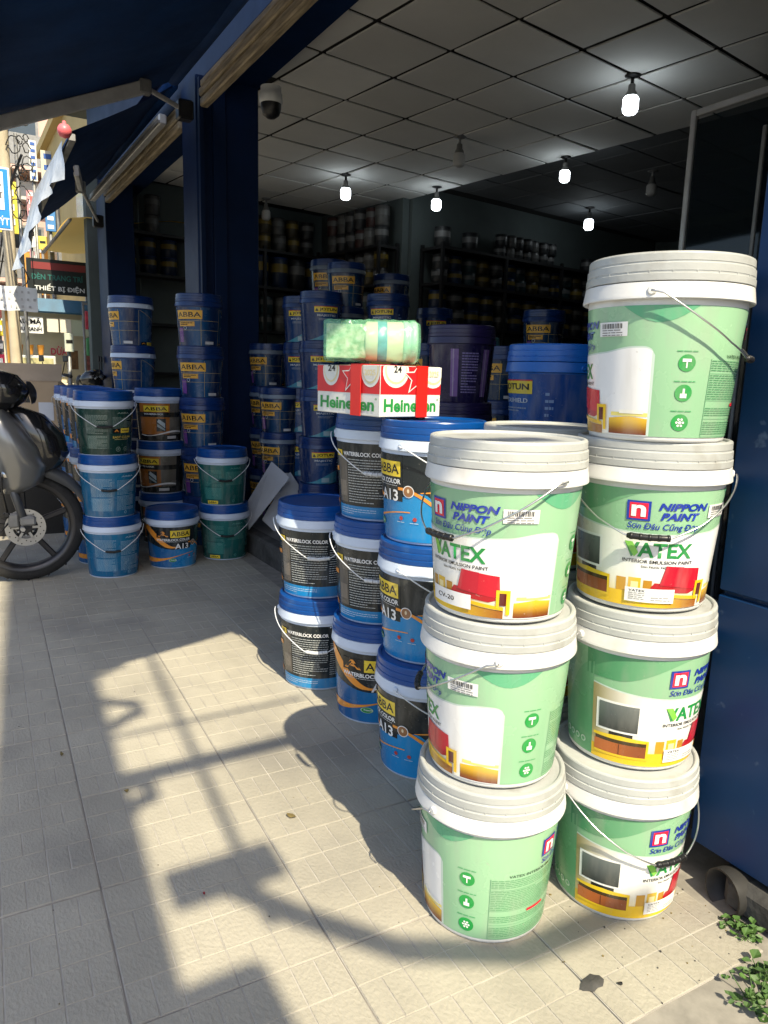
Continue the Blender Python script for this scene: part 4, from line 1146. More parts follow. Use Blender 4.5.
# ================================================================== SCOOTER
def make_scooter(name, label, loc, rz, seatcol=None, group=None):
    e = thing(name, label, 'scooter', loc, rz, group)
    # local frame: x forward, wheel centre at (0, 0, .295)
    def wheel(x, disc):
        T = Matrix.Translation((x, 0, .295)) @ Matrix.Rotation(R(90), 4, 'X')
        wb = MB(); prof = []
        for k in range(13):
            a = math.pi * (k / 12) - math.pi / 2
            prof.append((.245 + .050 * math.cos(a), .042 * math.sin(a)))
        wb.lathe(prof, M_RUBBER, 48, T, False, False)
        for j in range(36):
            a = j * math.pi / 18
            wb.box((.292 * math.cos(a), .292 * math.sin(a), .012 * (1 if j % 2 else -1)), (.006, .012, .03), M_RUBBER, rz=a + .5, T=T)
        w_ = wb.build('wheel', e)
        rb = MB(); rb.lathe([(.247, -.034), (.232, -.034), (.215, -.020), (.215, .020), (.232, .034), (.247, .034)], M_RIM, 48, T, False, False)
        for j in range(5):
            a = R(72 * j + 20)
            rb.box((.125 * math.cos(a), .125 * math.sin(a), 0), (.20, .030, .022), M_RIM, rz=a, bev=.006, T=T)
        rb.lathe([(.045, -.045), (.050, -.03), (.050, .03), (.045, .045)], M_RIM, 20, T)
        rb.build('rim', w_)
        if disc:
            db = MB(); db.lathe([(.060, .052), (.098, .052), (.098, .056), (.060, .056), (.060, .052)], M_DISC, 40, T, False, False, False)
            for j in range(6): a = R(60 * j); db.box((.052 * math.cos(a), .052 * math.sin(a), .054), (.04, .012, .004), M_DISC, rz=a, T=T)
            for j in range(24): a = R(15 * j); db.lathe([(.0035, .0562), (.0034, .0564)], M_BLACK, 8, T @ Matrix.Translation(((.070 + .009 * (j % 3)) * math.cos(a), (.070 + .009 * (j % 3)) * math.sin(a), 0)))
            db.build('brake_disc', w_)
        return w_
    wheel(0, True); wheel(-1.25, False)
    b = MB()
    for s in (-1, 1):
        b.tube([(0.005, s * .078, .295), (-.075, s * .078, .60)], [.021, .019], M_FEND, 12)
        b.tube([(-.070, s * .078, .58), (-.10, s * .072, .72)], .0125, M_DISC, 10)
    b.tube([(-.015, -.10, .295), (-.015, .10, .295)], .012, M_DISC, 10)
    b.box((-.055, -.075, .34), (.05, .035, .075), M_ALU_D, bev=.008); b.box((-.085, -.078, .37), (.03, .03, .03), M_BLACK, bev=.006)
    b.build('fork', e)
    b = MB(); b.tube([(-.08, -.082, .38), (-.10, -.10, .50), (-.10, -.085, .62), (-.13, -.08, .72)], .006, M_BLACK, 8); b.tube([(-.075, -.075, .33), (-.15, -.10, .25), (-.20, -.09, .45), (-.16, -.07, .66)], .005, M_BLACK, 8); b.build('brake_hose', e)
    b = MB()
    for k in range(6):
        a = R(60 * k + 30); b.tube([(.040 * math.cos(a), -.060, .295 + .040 * math.sin(a)), (.040 * math.cos(a), -.066, .295 + .040 * math.sin(a))], .005, M_STEEL, 8)
    b.build('disc_bolt', e)['kind'] = 'stuff'
    MB().lathe([(.012, -.112), (.012, -.098)], M_STEEL, 6, Matrix.Translation((-.015, 0, .295)) @ Matrix.Rotation(R(-90), 4, 'X')).build('axle_nut', e)
    b = MB(); b.box((.012, -.086, .335), (.075, .040, .050), M_ALU_D, bev=.010); b.build('brake_caliper', e)
    b = MB(); b.tube([(-.075, -.10, .57), (-.071, -.10, .60)], .024, M_STEEL, 12); b.build('fork_collar', e)
    # front mudguard
    rings = []
    for k in range(15):
        a = R(18 + k * 8.6); rr2 = .322 + .012 * math.sin((k / 14) * math.pi); wd = .060 * (0.55 + .45 * math.sin(min(1, (k + 2) / 8) * math.pi / 2)); hd = .05 * min(1, (k + 1.5) / 6)
        cx, cz = rr2 * math.cos(a), .295 + rr2 * math.sin(a); nx_, nz_ = math.cos(a), math.sin(a)
        ring = []
        for (yy, dd) in ((-wd, -hd), (-wd, -.006), (-wd * .6, .012), (0, .018), (wd * .6, .012), (wd, -.006), (wd, -hd), (wd - .006, -hd), (wd * .5, .002), (0, .008), (-wd * .5, .002), (-wd + .006, -hd)):
            ring.append((cx + nx_ * dd, yy, cz + nz_ * dd))
        rings.append(ring)
    MB().loft(rings, M_FEND).build('front_fender', e)
    # leg shield, lower cowl and black nose panel
    def oval(x, z, hx, hy, n=20, sq=.8): return [(x + hx * (abs(math.cos(t)) ** sq) * (1 if math.cos(t) >= 0 else -1), hy * (abs(math.sin(t)) ** sq) * (1 if math.sin(t) >= 0 else -1), z) for t in [2 * math.pi * k / n for k in range(n)]]
    SH = Matrix.Translation((.17, 0, -.02))
    MB().loft([oval(-.22, .50, .05, .09), oval(-.17, .55, .10, .13), oval(-.165, .64, .125, .17), oval(-.20, .74, .125, .19), oval(-.25, .86, .09, .17), oval(-.29, .93, .06, .13)], M_SCOOT, SH).build('leg_shield', e)
    MB().loft([oval(-.11, .585, .04, .07), oval(-.06, .63, .085, .105), oval(-.05, .70, .115, .125), oval(-.07, .80, .115, .120), oval(-.13, .90, .085, .10), oval(-.18, .94, .03, .05)], M_SCOOTB, SH).build('nose_panel', e)
    MB().loft([oval(-.26, .92, .06, .08), oval(-.24, .97, .115, .12), oval(-.23, 1.03, .125, .14), oval(-.26, 1.10, .10, .12), oval(-.30, 1.13, .04, .07)], M_SCOOTB, SH).build('headlight_cowl', e)
    MB().lathe([(.060, 0), (.055, .02), (.035, .032), (.01, .038)], M_RIM, 24, SH @ Matrix.Translation((-.115, 0, 1.01)) @ Matrix.Rotation(R(80), 4, 'Y')).build('headlight', e)
    b = MB(); b.tube([(-.36, -.34, 1.04), (-.34, -.20, 1.06), (-.31, 0, 1.05), (-.34, .20, 1.06), (-.36, .34, 1.04)], .013, M_ALU_D, 10, SH)
    for s in (-1, 1): b.tube([(-.345, s * .22, 1.06), (-.362, s * .345, 1.04)], .019, M_BLACK, 10, SH); b.tube([(-.30, s * .20, 1.05), (-.29, s * .34, 1.035)], .007, M_DISC, 8, SH)
    b.build('handlebar', e)
    for s in (-1, 1):
        b = MB(); b.tube([(-.33, s * .20, 1.06), (-.33, s * .27, 1.20)], .006, M_BLACK, 8, SH); b.box((-.33, s * .29, 1.24), (.02, .11, .07), M_BLACK, bev=.012, T=SH); b.build('mirror', e)
    # body, floor, seat
    MB().loft([[(x, y_ * hw, z_) for (y_, z_) in ((-1, z0), (1, z0), (1, z1), (-1, z1))] for x, hw, z0, z1 in ((-.22, .12, .40, .56), (-.45, .16, .30, .38), (-.70, .16, .29, .38), (-.80, .15, .32, .62), (-1.0, .16, .36, .72), (-1.35, .13, .46, .76), (-1.62, .06, .62, .80))], M_SCOOT, smooth=False).build('body_panel', e)
    MB().loft([oval(-.80, .70, .03, .08, 12), oval(-.80, .73, .05, .11, 12)], M_BLACK).build('seat_base', e)
    MB().loft([[(x, y_ * hw, z_) for (y_, z_) in ((-1, zz - .05), (1, zz - .05), (1, zz), (.6, zz + .03), (-.6, zz + .03), (-1, zz))] for x, hw, zz in ((-.74, .08, .72), (-.85, .13, .75), (-1.1, .14, .75), (-1.25, .12, .79), (-1.5, .08, .80))], seatcol or M_BLACK).build('seat', e)
    b = MB(); b.tube([(-1.25, .12, .295), (-1.0, .12, .32), (-.85, .10, .34)], .05, M_ALU_D, 10); b.tube([(-1.25, -.13, .30), (-1.62, -.15, .42)], [.03, .05], M_BLACK, 12); b.build('engine', e)
    b = MB(); b.tube([(-.80, .10, .28), (-.84, .24, .006)], .011, M_BLACK, 8); b.build('side_stand', e)
    return e
make_scooter('scooter', 'grey and black scooter with disc brake front wheel, cut by left edge', (.305, 4.22, 0), R(-2))
make_scooter('scooter', 'parked scooter with red seat behind the cardboard box, before the juice cart', (1.30, 8.6, 0), R(168), mat('red_seat', (.45, .02, .03), .5), None)
# crate and cardboard box behind the scooter
cx0 = thing('dark_crate', 'black crate standing behind the scooter under the cardboard box', 'crate', (.30, 5.62, 0), R(-6))
for (yy) in (-.22, .22): MB().box((0, yy, .36), (.74, .02, .72), M_BLACK, bev=.004).build('side', cx0)
for (xx) in (-.36, .36): MB().box((xx, 0, .36), (.02, .42, .72), M_BLACK, bev=.004).build('side', cx0)
MB().box((0, 0, .71), (.74, .46, .018), M_BLACK).build('top', cx0)
cb0 = thing('cardboard_box', 'open brown cardboard box with hand hole behind the scooter', 'cardboard box', (.30, 5.62, .722), R(-10))
b = MB(); b.box((0, -.21, .15), (.76, .006, .30), M_CARD); b.box((0, .21, .15), (.76, .006, .30), M_CARD); b.box((-.377, 0, .15), (.006, .414, .30), M_CARD); b.box((.377, 0, .15), (.006, .414, .30), M_CARD); b.box((0, 0, .004), (.748, .414, .006), M_CARD); b.build('box', cb0)
b = MB(); b.box((0, 0, 0), (.76, .21, .005), M_CARD, T=Matrix.Translation((0, .21, .30)) @ Matrix.Rotation(R(35), 4, 'X') @ Matrix.Translation((0, .105, 0))); b.build('flap', cb0)
b = MB(); b.box((0, 0, 0), (.20, .42, .005), M_CARD, T=Matrix.Translation((.377, 0, .30)) @ Matrix.Rotation(R(40), 4, 'Y') @ Matrix.Translation((.10, 0, 0))); b.build('flap', cb0)
MB().box((.17, -.214, .20), (.13, .004, .065), M_BLACK, bev=.0015).build('hand_hole', cb0)
MB().box((.05, -.2145, .11), (.10, .003, .14), M_CARDW).build('sticker', cb0)
MB().box((.30, -.2145, .11), (.09, .003, .12), M_CARDW).build('sticker', cb0)

# ================================================================== SMALL THINGS AT THE RIGHT EDGE
e = thing('plinth', 'dirty dark concrete plinth below the navy panel at lower right', 'plinth', (1.50, .2, 0))
r3 = random.Random(11)
for k in range(9):
    yy = -.75 + k * .185
    if abs(yy + .2 - .905) < .08: continue
    MB().box((r3.uniform(-.01, .012), yy, .035), (.20 + r3.uniform(-.02, .02), .19, .10 + r3.uniform(-.02, .015)), M_PLINTH, bev=.018).build('block', e)
_q = on_z(722, 893, .035)
e2 = thing('drain_pipe', 'cut dark drain pipe poking out under the navy panel', 'pipe', (_q.x, _q.y, .036), R(-12))
MB().lathe([(.050, 0), (.050, .16), (.046, .16), (.046, 0), (.050, 0)], mat('dirty_pipe', (.028, .027, .026), .6, var=.5, scale=20), 28, Matrix.Rotation(R(90), 4, 'Y') @ Matrix.Translation((0, 0, 0)), False, False).build('pipe', e2)
def weed(label, x, y, n, sp_, h):
    e = thing('weed', label, 'weed', (x, y, -.010), group='weeds on the concrete')
    rw = random.Random(int(x * 1000) + n)
    lf = MB(); st = MB()
    for k in range(n):
        a = rw.uniform(0, 2 * math.pi); rr4 = sp_ * 1.35 * rw.random(); hh = h * rw.uniform(.15, 1)
        px_, py_ = rr4 * math.cos(a), rr4 * math.sin(a)
        st.tube([(px_ * .3, py_ * .3, 0), (px_ * .7, py_ * .7, hh * .6), (px_, py_, hh)], .0010, M_LEAF, 5)
        for j in range(3):
            b_ = rw.uniform(0, 2 * math.pi); L = rw.uniform(.007, .026); wv = L * rw.uniform(.26, .45); tl = rw.uniform(-.3, .5)
            d = Vector((math.cos(b_), math.sin(b_), tl)).normalized(); s_ = Vector((-math.sin(b_), math.cos(b_), 0)); up = Vector((0, 0, .003))
            o = Vector((px_, py_, hh * (1 - .25 * j)))
            lf.add([o, o + d * L * .4 + s_ * wv + up, o + d * L * .75 + s_ * wv * .8, o + d * L, o + d * L * .75 - s_ * wv * .8, o + d * L * .4 - s_ * wv + up, o + d * L * .5 - up], [(0, 1, 6), (1, 2, 6), (2, 3, 6), (3, 4, 6), (4, 5, 6), (5, 0, 6)], M_LEAF)
    st.build('stem', e); lf.build('leaf', e)
q = on_z(733, 926, 0); weed('small weed growing at the foot of the plinth by the pipe', q.x, q.y, 12, .034, .032)
q = on_z(752, 935, 0); weed('small weed at right edge below the drain pipe', q.x, q.y, 14, .026, .035)
q = on_z(757, 1000, 0); weed('large leafy weed on the concrete at lower right corner', q.x, q.y, 24, .048, .042)
q = on_z(764, 975, 0); weed('reddish edged weed beside the large one at right edge', q.x, q.y, 12, .025, .035)
def debris(px, py, s, mt, label, name='dry_leaf'):
    q = on_z(px, py, 0); rw = random.Random(int(px))
    b = MB(); n = 7
    pts = [(s * math.cos(2 * math.pi * k / n) * rw.uniform(.6, 1.1), s * .6 * math.sin(2 * math.pi * k / n) * rw.uniform(.6, 1.1), rw.uniform(.001, .006)) for k in range(n)]
    b.add(pts + [(p[0], p[1], p[2] + .0012) for p in pts], [tuple(range(n - 1, -1, -1)), tuple(range(n, 2 * n))] + [(k, (k + 1) % n, n + (k + 1) % n, n + k) for k in range(n)], mt)
    o = b.build(name, None, (q.x, q.y, 0.0005), rw.uniform(0, 3)); tag(o, label, 'leaf', 'dry leaves on the pavement')
ML = mat('dry_leaf', (.20, .15, .05), .8, var=.4, scale=50); MLR = mat('red_petal', (.35, .02, .03), .6)
debris(291, 817, .014, ML, 'largest dry brown leaf lying on the sunlit paving'); debris(204, 895, .006, MLR, 'tiny red petal lying in the soft shadow on the paving')
debris(127, 792, .008, ML, 'small dry leaf at the end of the thin bar shadow'); debris(62, 755, .010, ML, 'small dry leaf on the shaded paving at left'); debris(620, 985, .007, M_BLACK, 'tiny black crumb on paving at lower right')
# worn patch of mortar on the joint at lower right
q = on_z(592, 983, 0)
b = MB(); rw = random.Random(4); n = 16
pts = [(.030 * math.cos(2 * math.pi * k / n) * rw.uniform(.78, 1.1), .018 * math.sin(2 * math.pi * k / n) * rw.uniform(.78, 1.1)) for k in range(n)]
b.add([(0, 0, .005)] + [(x_, y_, .0008) for x_, y_ in pts], [(0, 1 + k, 1 + (k + 1) % n) for k in range(n)], M_PLINTH)
o = b.build('mortar_lump', None, (q.x, q.y, .0005)); tag(o, 'dark mortar lump on the paving joint at lower right', 'mortar')

# ================================================================== UTILITY POLE BEHIND THE VIEWER (casts the soft shadows)
up = thing('utility_pole', 'concrete utility pole with crossarms and cable coils behind the viewer', 'utility pole', (-.07, -1.5, -.02))
MB().lathe([(.18, 0), (.17, 3), (.15, 8.5)], M_CONC, 24).build('shaft', up)
b = MB(); b.box((.42, .02, 3.98), (.95, .045, .045), M_ALU_D); b.box((.38, .05, 4.25), (.85, .012, .014), M_ALU_D); b.build('crossarm', up)
b = MB(); b.tube([(.37, 0, 3.2), (.37, 0, 5.6)], .014, M_ALU_D, 10); b.build('riser_pipe', up)
b = MB(); b.box((.32, .0, 3.42), (.26, .10, .07), M_ALU_D, bev=.01); b.build('junction_box', up)
MB().box((.20, .0, 2.72), (.26, .18, .62), M_ALU_D, bev=.02).build('shadow_box', up)  # unseen box added to widen the pole's shadow on the paving
b = MB(); b.tube([(.30, 0, 3.40), (.42, 0, 3.20), (.58, 0, 2.98), (.80, .05, 2.78), (1.1, .1, 2.7)], .028, M_BLACK, 10); b.build('cable_bundle', up)
for (xx, zz, r0) in ((.17, 4.85, .09), (.17, 4.35, .10), (.14, 3.75, .09)):
    b = MB(); b.tube([(xx + r0 * math.cos(t * math.pi / 12), .14 + .02 * math.sin(t * 1.3), zz + r0 * math.sin(t * math.pi / 12)) for t in range(25)], .022, M_BLACK, 8); b.build('cable_coil', up)

# ================================================================== STREET BEYOND, LEFT
# yellow tarpaulin of the neighbouring shop
YT = bpy.data.materials.new('yellow_tarpaulin'); YT.use_nodes = True
n_ = YT.node_tree; b_ = n_.nodes['Principled BSDF']; b_.inputs['Base Color'].default_value = (.62, .40, .10, 1); b_.inputs['Roughness'].default_value = .6
tl_ = n_.nodes.new('ShaderNodeBsdfTranslucent'); tl_.inputs[0].default_value = (.75, .50, .14, 1); mx_ = n_.nodes.new('ShaderNodeMixShader'); mx_.inputs[0].default_value = .6
n_.links.new(b_.outputs[0], mx_.inputs[1]); n_.links.new(tl_.outputs[0], mx_.inputs[2]); n_.links.new(mx_.outputs[0], n_.nodes['Material Output'].inputs[0])
e = thing('yellow_canopy', 'yellow tarpaulin canopy of the neighbouring shop beyond far awning', 'canopy', (1.9, 9.2, 0))
b = MB(); vs = []; fs = []
for j in range(9):
    for i in range(9): vs.append((-.62 + 1.5 * i / 8, -.10 + 2.7 * j / 8, 2.74 - .02 * j / 8 + .12 * (i / 8) + .02 * math.sin(i * 1.3 + j)))
for j in range(8):
    for i in range(8): fs.append((j * 9 + i, j * 9 + i + 1, j * 9 + i + 10, j * 9 + i + 9))
b.add(vs, fs, YT, None, True); b.build('tarpaulin', e)
for (x_, y_) in ((-.50, 2.4),): MB().tube([(x_, y_, -.0), (x_, y_, 2.70)], .03, M_ALU_D, 10).build('post', e)
MB().tube([(-.60, -.08, 2.73), (-.60, 2.55, 2.70)], .02, M_ALU_D, 8).build('edge_pole', e)
# sign board
DS, WS = mat('dark_sign_board', (.012, .016, .016), .4), mat('white_sign_paint', (.75, .75, .72), .5)
a_, c_ = at_y(26, 257, 11), at_y(91, 297, 11)
sg_ = thing('shop_sign', 'dark sign board reading THIẾT BỊ ĐIỆN beneath yellow canopy', 'sign', (a_.x, 11, c_.z))
W_, H_ = c_.x - a_.x, a_.z - c_.z
MB().box((W_ / 2, .03, H_ / 2), (W_, .05, H_), DS, bev=.005).build('board', sg_)
b = MB(); text_flat(b, 'THIẾT BỊ ĐIỆN', (W_ * .10, 0, H_ * .06), (W_ * .80, 0, 0), (0, 0, H_ * .24), WS, .02); b.build('lettering', sg_)
b = MB(); text_flat(b, 'ĐÈN TRANG TRÍ', (W_ * .06, 0, H_ * .40), (W_ * .82, 0, 0), (0, 0, H_ * .20), mat('green_sign_paint', (.02, .14, .12), .5), .02); b.build('lettering', sg_)
b = MB(); b.box((W_ * .5, 0.002, H_ * .80), (W_ * .86, .004, H_ * .20), mat('red_sign_paint', (.22, .03, .03), .5)); b.build('red_stripe', sg_)
MB().box((W_ * .05, .05, -1.0), (.05, .05, 2.1), M_ALU_D).build('post', sg_); MB().box((W_ * .95, .05, -1.0), (.05, .05, 2.1), M_ALU_D).build('post', sg_)
# juice cart
a_, c_ = at_y(4, 305, 10.3), at_y(95, 375, 10.3)
ct_ = thing('juice_cart', 'street juice cart with blue awning and RAU MÁ sign', 'cart', (a_.x, 10.3, 0))
W_ = c_.x - a_.x; CREAM = mat('cart_cream', (.72, .66, .48), .5, var=.1, scale=5); MB_ = mat('cart_blue_roof', (.03, .13, .24), .4, var=.3, scale=6)
b = MB(); b.loft([[(x_, -.10, 1.78), (x_, .55, 1.92), (x_, .55, 1.96), (x_, -.02, 1.96), (x_, -.12, 1.80)] for x_ in (-.02, W_ + .05)], MB_, smooth=False); b.build('roof', ct_)
MB().box((W_ / 2, .25, .55), (W_, .5, .75), CREAM, bev=.01).build('counter', ct_)
MB().box((W_ / 2, .48, 1.38), (W_, .02, .92), CREAM).build('back_panel', ct_)
for x_ in (.02, W_ - .02): MB().box((x_, .02, 1.35), (.035, .035, .88), mat('cart_orange', (.55, .28, .05), .5)).build('post', ct_)
b = MB(); b.box((.24, -.04, 1.63), (.36, .012, .20), WS); b.build('sign_panel', ct_)
b = MB(); text_flat(b, 'RAU MÁ', (.08, -.048, 1.64), (.32, 0, 0), (0, 0, .075), M_BLACK, .03); b.build('lettering', ct_); b = MB(); text_flat(b, 'ĐẬU XANH', (.08, -.048, 1.545), (.32, 0, 0), (0, 0, .075), M_BLACK, .03); b.build('lettering', ct_)
for k in range(2):
    b = MB(); b.box((.53 + .15 * k, -.04, 1.64), (.13, .01, .17), mat('menu_cream', (.66, .62, .52), .5)); b.build('menu_card', ct_)
MB().box((.86, -.03, 1.62), (.26, .01, .20), mat('menu_green', (.45, .50, .36), .5)).build('menu_card', ct_)
b = MB(); text_flat(b, 'DỪA', (.55, .462, 1.28), (.20, 0, 0), (0, 0, .12), mat('pink_paint', (.75, .08, .16), .5), .03); b.build('lettering', ct_)
b = MB(); b.box((.30, .15, 1.10), (.50, .30, .32), mat('glass_case_frame', (.62, .62, .58), .4), bev=.01); b.build('glass_case', ct_)
MB().box((.30, -.004, 1.11), (.44, .012, .24), mat('case_front', (.60, .56, .30), .15, var=.4, scale=14)).build('case_front', ct_)
for k in range(5):
    MB().lathe([(.002, 0), (.035, .008), (.048, .04), (.040, .075), (.003, .088)], mat('coconut', (.10, .09, .03), .6, var=.5, scale=20), 12, Matrix.Translation((.13 + .085 * k, -.055, 1.03))).build('coconut', ct_)
for k in range(3):
    MB().lathe([(.028, 0), (.042, .11), (.044, .12)], mat('orange_cup', (.55, .25, .04), .3, var=.4, scale=18), 12, Matrix.Translation((.15 + .12 * k, .10, 1.27))).build('cup', ct_)
MB().box((.76, .1, 1.22), (.14, .01, .24), mat('brown_poster', (.25, .13, .05), .5, var=.5, scale=20)).build('poster', ct_)
MB().box((.98, .1, 1.22), (.14, .01, .26), mat('red_poster', (.30, .10, .09), .5, var=.6, scale=24)).build('poster', ct_)
for x_ in (.15, W_ - .15): MB().lathe([(.13, -.02), (.15, 0), (.13, .02)], M_RUBBER, 20, Matrix.Translation((x_, .25, .15)) @ Matrix.Rotation(R(90), 4, 'X')).build('wheel', ct_)
# hanging plastic banner, plastic sheet
PL = mat('milky_plastic', (.62, .66, .70), .25, var=.25, scale=9, bump=.8, bscale=12)
a_, c_ = at_y(-14, 284, 8.0), at_y(38, 312, 8.0)
bn = thing('white_banner', 'white banner with faint lettering hung above the juice cart', 'banner', (a_.x, 8.0, c_.z))
W_, H_ = c_.x - a_.x, a_.z - c_.z
b = MB(); vs = []
for i in range(13):
    for z_ in (0, H_): vs.append((W_ * i / 12, .012 * math.sin(i * .9), z_ + .006 * math.sin(i)))
b.add(vs + [(v[0], v[1] + .003, v[2]) for v in vs], [(2 * i, 2 * i + 2, 2 * i + 3, 2 * i + 1) for i in range(12)] + [(26 + 2 * i + 1, 26 + 2 * i + 3, 26 + 2 * i + 2, 26 + 2 * i) for i in range(12)], mat('banner_cloth', (.66, .68, .70), .6), None, True); b.build('cloth', bn)
b = MB()
for k in range(3):
    rk = random.Random(k); x_ = W_ * .12
    while x_ < W_ * .9:
        d_ = rk.uniform(.025, .05); b.box((x_ + d_ / 2, -.014, H_ * (.78 - .3 * k)), (d_ * .5, .002, H_ * .10), mat('faint_print', (.45, .45, .46), .6)); x_ += d_ + .018
b.build('faint_lettering', bn)
for x_ in (.02, W_ - .02): MB().tube([(x_, .002, H_), (x_ + .02, .3, 2.62 - c_.z)], .004, M_BLACK, 6).build('cord', bn)
ps = thing('plastic_sheet', 'milky plastic sheet hanging from the far awning edge', 'plastic sheet', (.80, 6.9, 1.96))
vs, fs = [], []
for i in range(25):
    s = i / 24; y_ = -1.1 + 2.0 * s
    for j in range(9):
        q_ = j / 8; zt = .70; zb = .45 - .42 * smooth(.1, 1, s)
        vs.append((.03 * math.sin(i * 1.15 + q_ * 2) * q_ - .02 * q_ - .16 * q_ * s, y_ + .02 * math.sin(j), zt + (zb - zt) * q_))
for i in range(24):
    for j in range(8): fs.append((i * 9 + j, i * 9 + j + 1, i * 9 + j + 10, i * 9 + j + 9))
b = MB(); b.add(vs, fs, PL, None, True); b.build('sheet', ps)
q = at_y(64.5, 131, 5.5); o = MB().lathe([(.002, -.045), (.03, -.036), (.044, -.01), (.044, .012), (.030, .036), (.012, .044), (.010, .06), (.002, .062)], mat('pink_plastic', (.80, .16, .18), .4), 20).build('pink_ball', None, q); tag(o, 'small pink ball hanging at the near corner of the far awning', 'ball')
# bus stop sign
a_, c_ = at_y(-42, 160, 7.0), at_y(13, 231, 7.0)
bs = thing('bus_stop_sign', 'blue bus stop sign with white bus panel at left edge', 'sign', (a_.x, 7.0, 0))
W_, H_ = c_.x - a_.x, a_.z - c_.z
MB().box((W_ / 2, .02, c_.z + H_ / 2), (W_, .02, H_), mat('sign_white_edge', (.72, .74, .76), .4), bev=.004).build('plate', bs)
MB().box((W_ / 2, .0085, c_.z + H_ / 2), (W_ - .03, .006, H_ - .03), mat('sign_blue', (.02, .22, .62), .35), bev=.002).build('blue_field', bs)
MB().box((W_ / 2, .004, c_.z + H_ * .62), (W_ - .10, .006, H_ * .60), mat('sign_white', (.78, .80, .82), .4), bev=.002).build('white_field', bs)
b = MB(); b.box((W_ / 2, -.001, c_.z + H_ * .62), (W_ * .62, .006, .11), mat('sign_grey', (.12, .12, .13), .5), bev=.002); b.box((W_ / 2 + .05, -.004, c_.z + H_ * .64), (W_ * .40, .004, .04), WS); b.build('bus_symbol', bs)
b = MB(); text_flat(b, 'BUÝT', (W_ * .56, .004, c_.z + H_ * .08), (W_ * .38, 0, 0), (0, 0, H_ * .15), WS, .02); b.build('lettering', bs)
MB().tube([(W_ * .45, .06, -.02), (W_ * .45, .06, 3.0)], .03, M_ALU_D, 12).build('post', bs)
# street utility pole with cables and paper notices
a_ = at_y(10.5, 290, 9.0)
pl_ = thing('utility_pole', 'cream concrete utility pole with cables behind the bus stop sign', 'utility pole', (a_.x + .02, 9.05, -.02))
MB().lathe([(.062, 0), (.058, 3), (.050, 7)], mat('cream_concrete', (.52, .45, .32), .8, var=.2, scale=5), 16).build('shaft', pl_)
rk = random.Random(8)
for k in range(16):
    y1 = rk.uniform(6, 40); z0 = rk.uniform(2.2, 4.6)
    b = MB(); b.tube([(0, 0, z0), (rk.uniform(-.2, .3), y1 * .3, z0 - rk.uniform(.1, .5)), (rk.uniform(-.4, .5), y1 * .6, z0 - rk.uniform(.1, .4)), (rk.uniform(-.5, .6), y1, z0 + rk.uniform(-.1, .4))], .010, M_BLACK, 5); b.build('cable', pl_)
for k in range(16):
    zz = rk.uniform(1.8, 4.0); r0 = rk.uniform(.02, .08)
    b = MB(); b.tube([(.09 + .06 * (k % 3) + r0 * math.cos(t * math.pi / 8) * (1 + .3 * math.sin(t + k)), -.08 + rk.uniform(-.01, .01), zz + r0 * 1.5 * math.sin(t * math.pi / 8 + .3 * math.cos(t * 1.7 + k))) for t in range(17)], .006, M_BLACK, 5); b.build('cable_loop', pl_)
a_, c_ = at_y(15.5, 132, 9.4), at_y(25, 292, 9.4)
vs_ = thing('vertical_sign', 'tall narrow white sign board with blue letters beside the cream pole', 'sign', (a_.x, 9.4, c_.z))
W_, H_ = c_.x - a_.x, a_.z - c_.z
MB().box((W_ / 2, .02, H_ / 2), (W_, .03, H_), mat('sign_board_white', (.72, .74, .76), .5), bev=.003).build('board', vs_)
b = MB()
for k, ch in enumerate('SH'):
    b = MB(); text_flat(b, ch, (W_ * .15, .003, H_ * (.30 - .12 * k)), (W_ * .6, 0, 0), (0, 0, .075), mat('blue_paint', (.02, .10, .35), .5), .03); b.build('letter', vs_)
MB().tube([(W_ / 2, .06, -c_.z), (W_ / 2, .06, H_)], .02, M_ALU_D, 8).build('post', vs_)

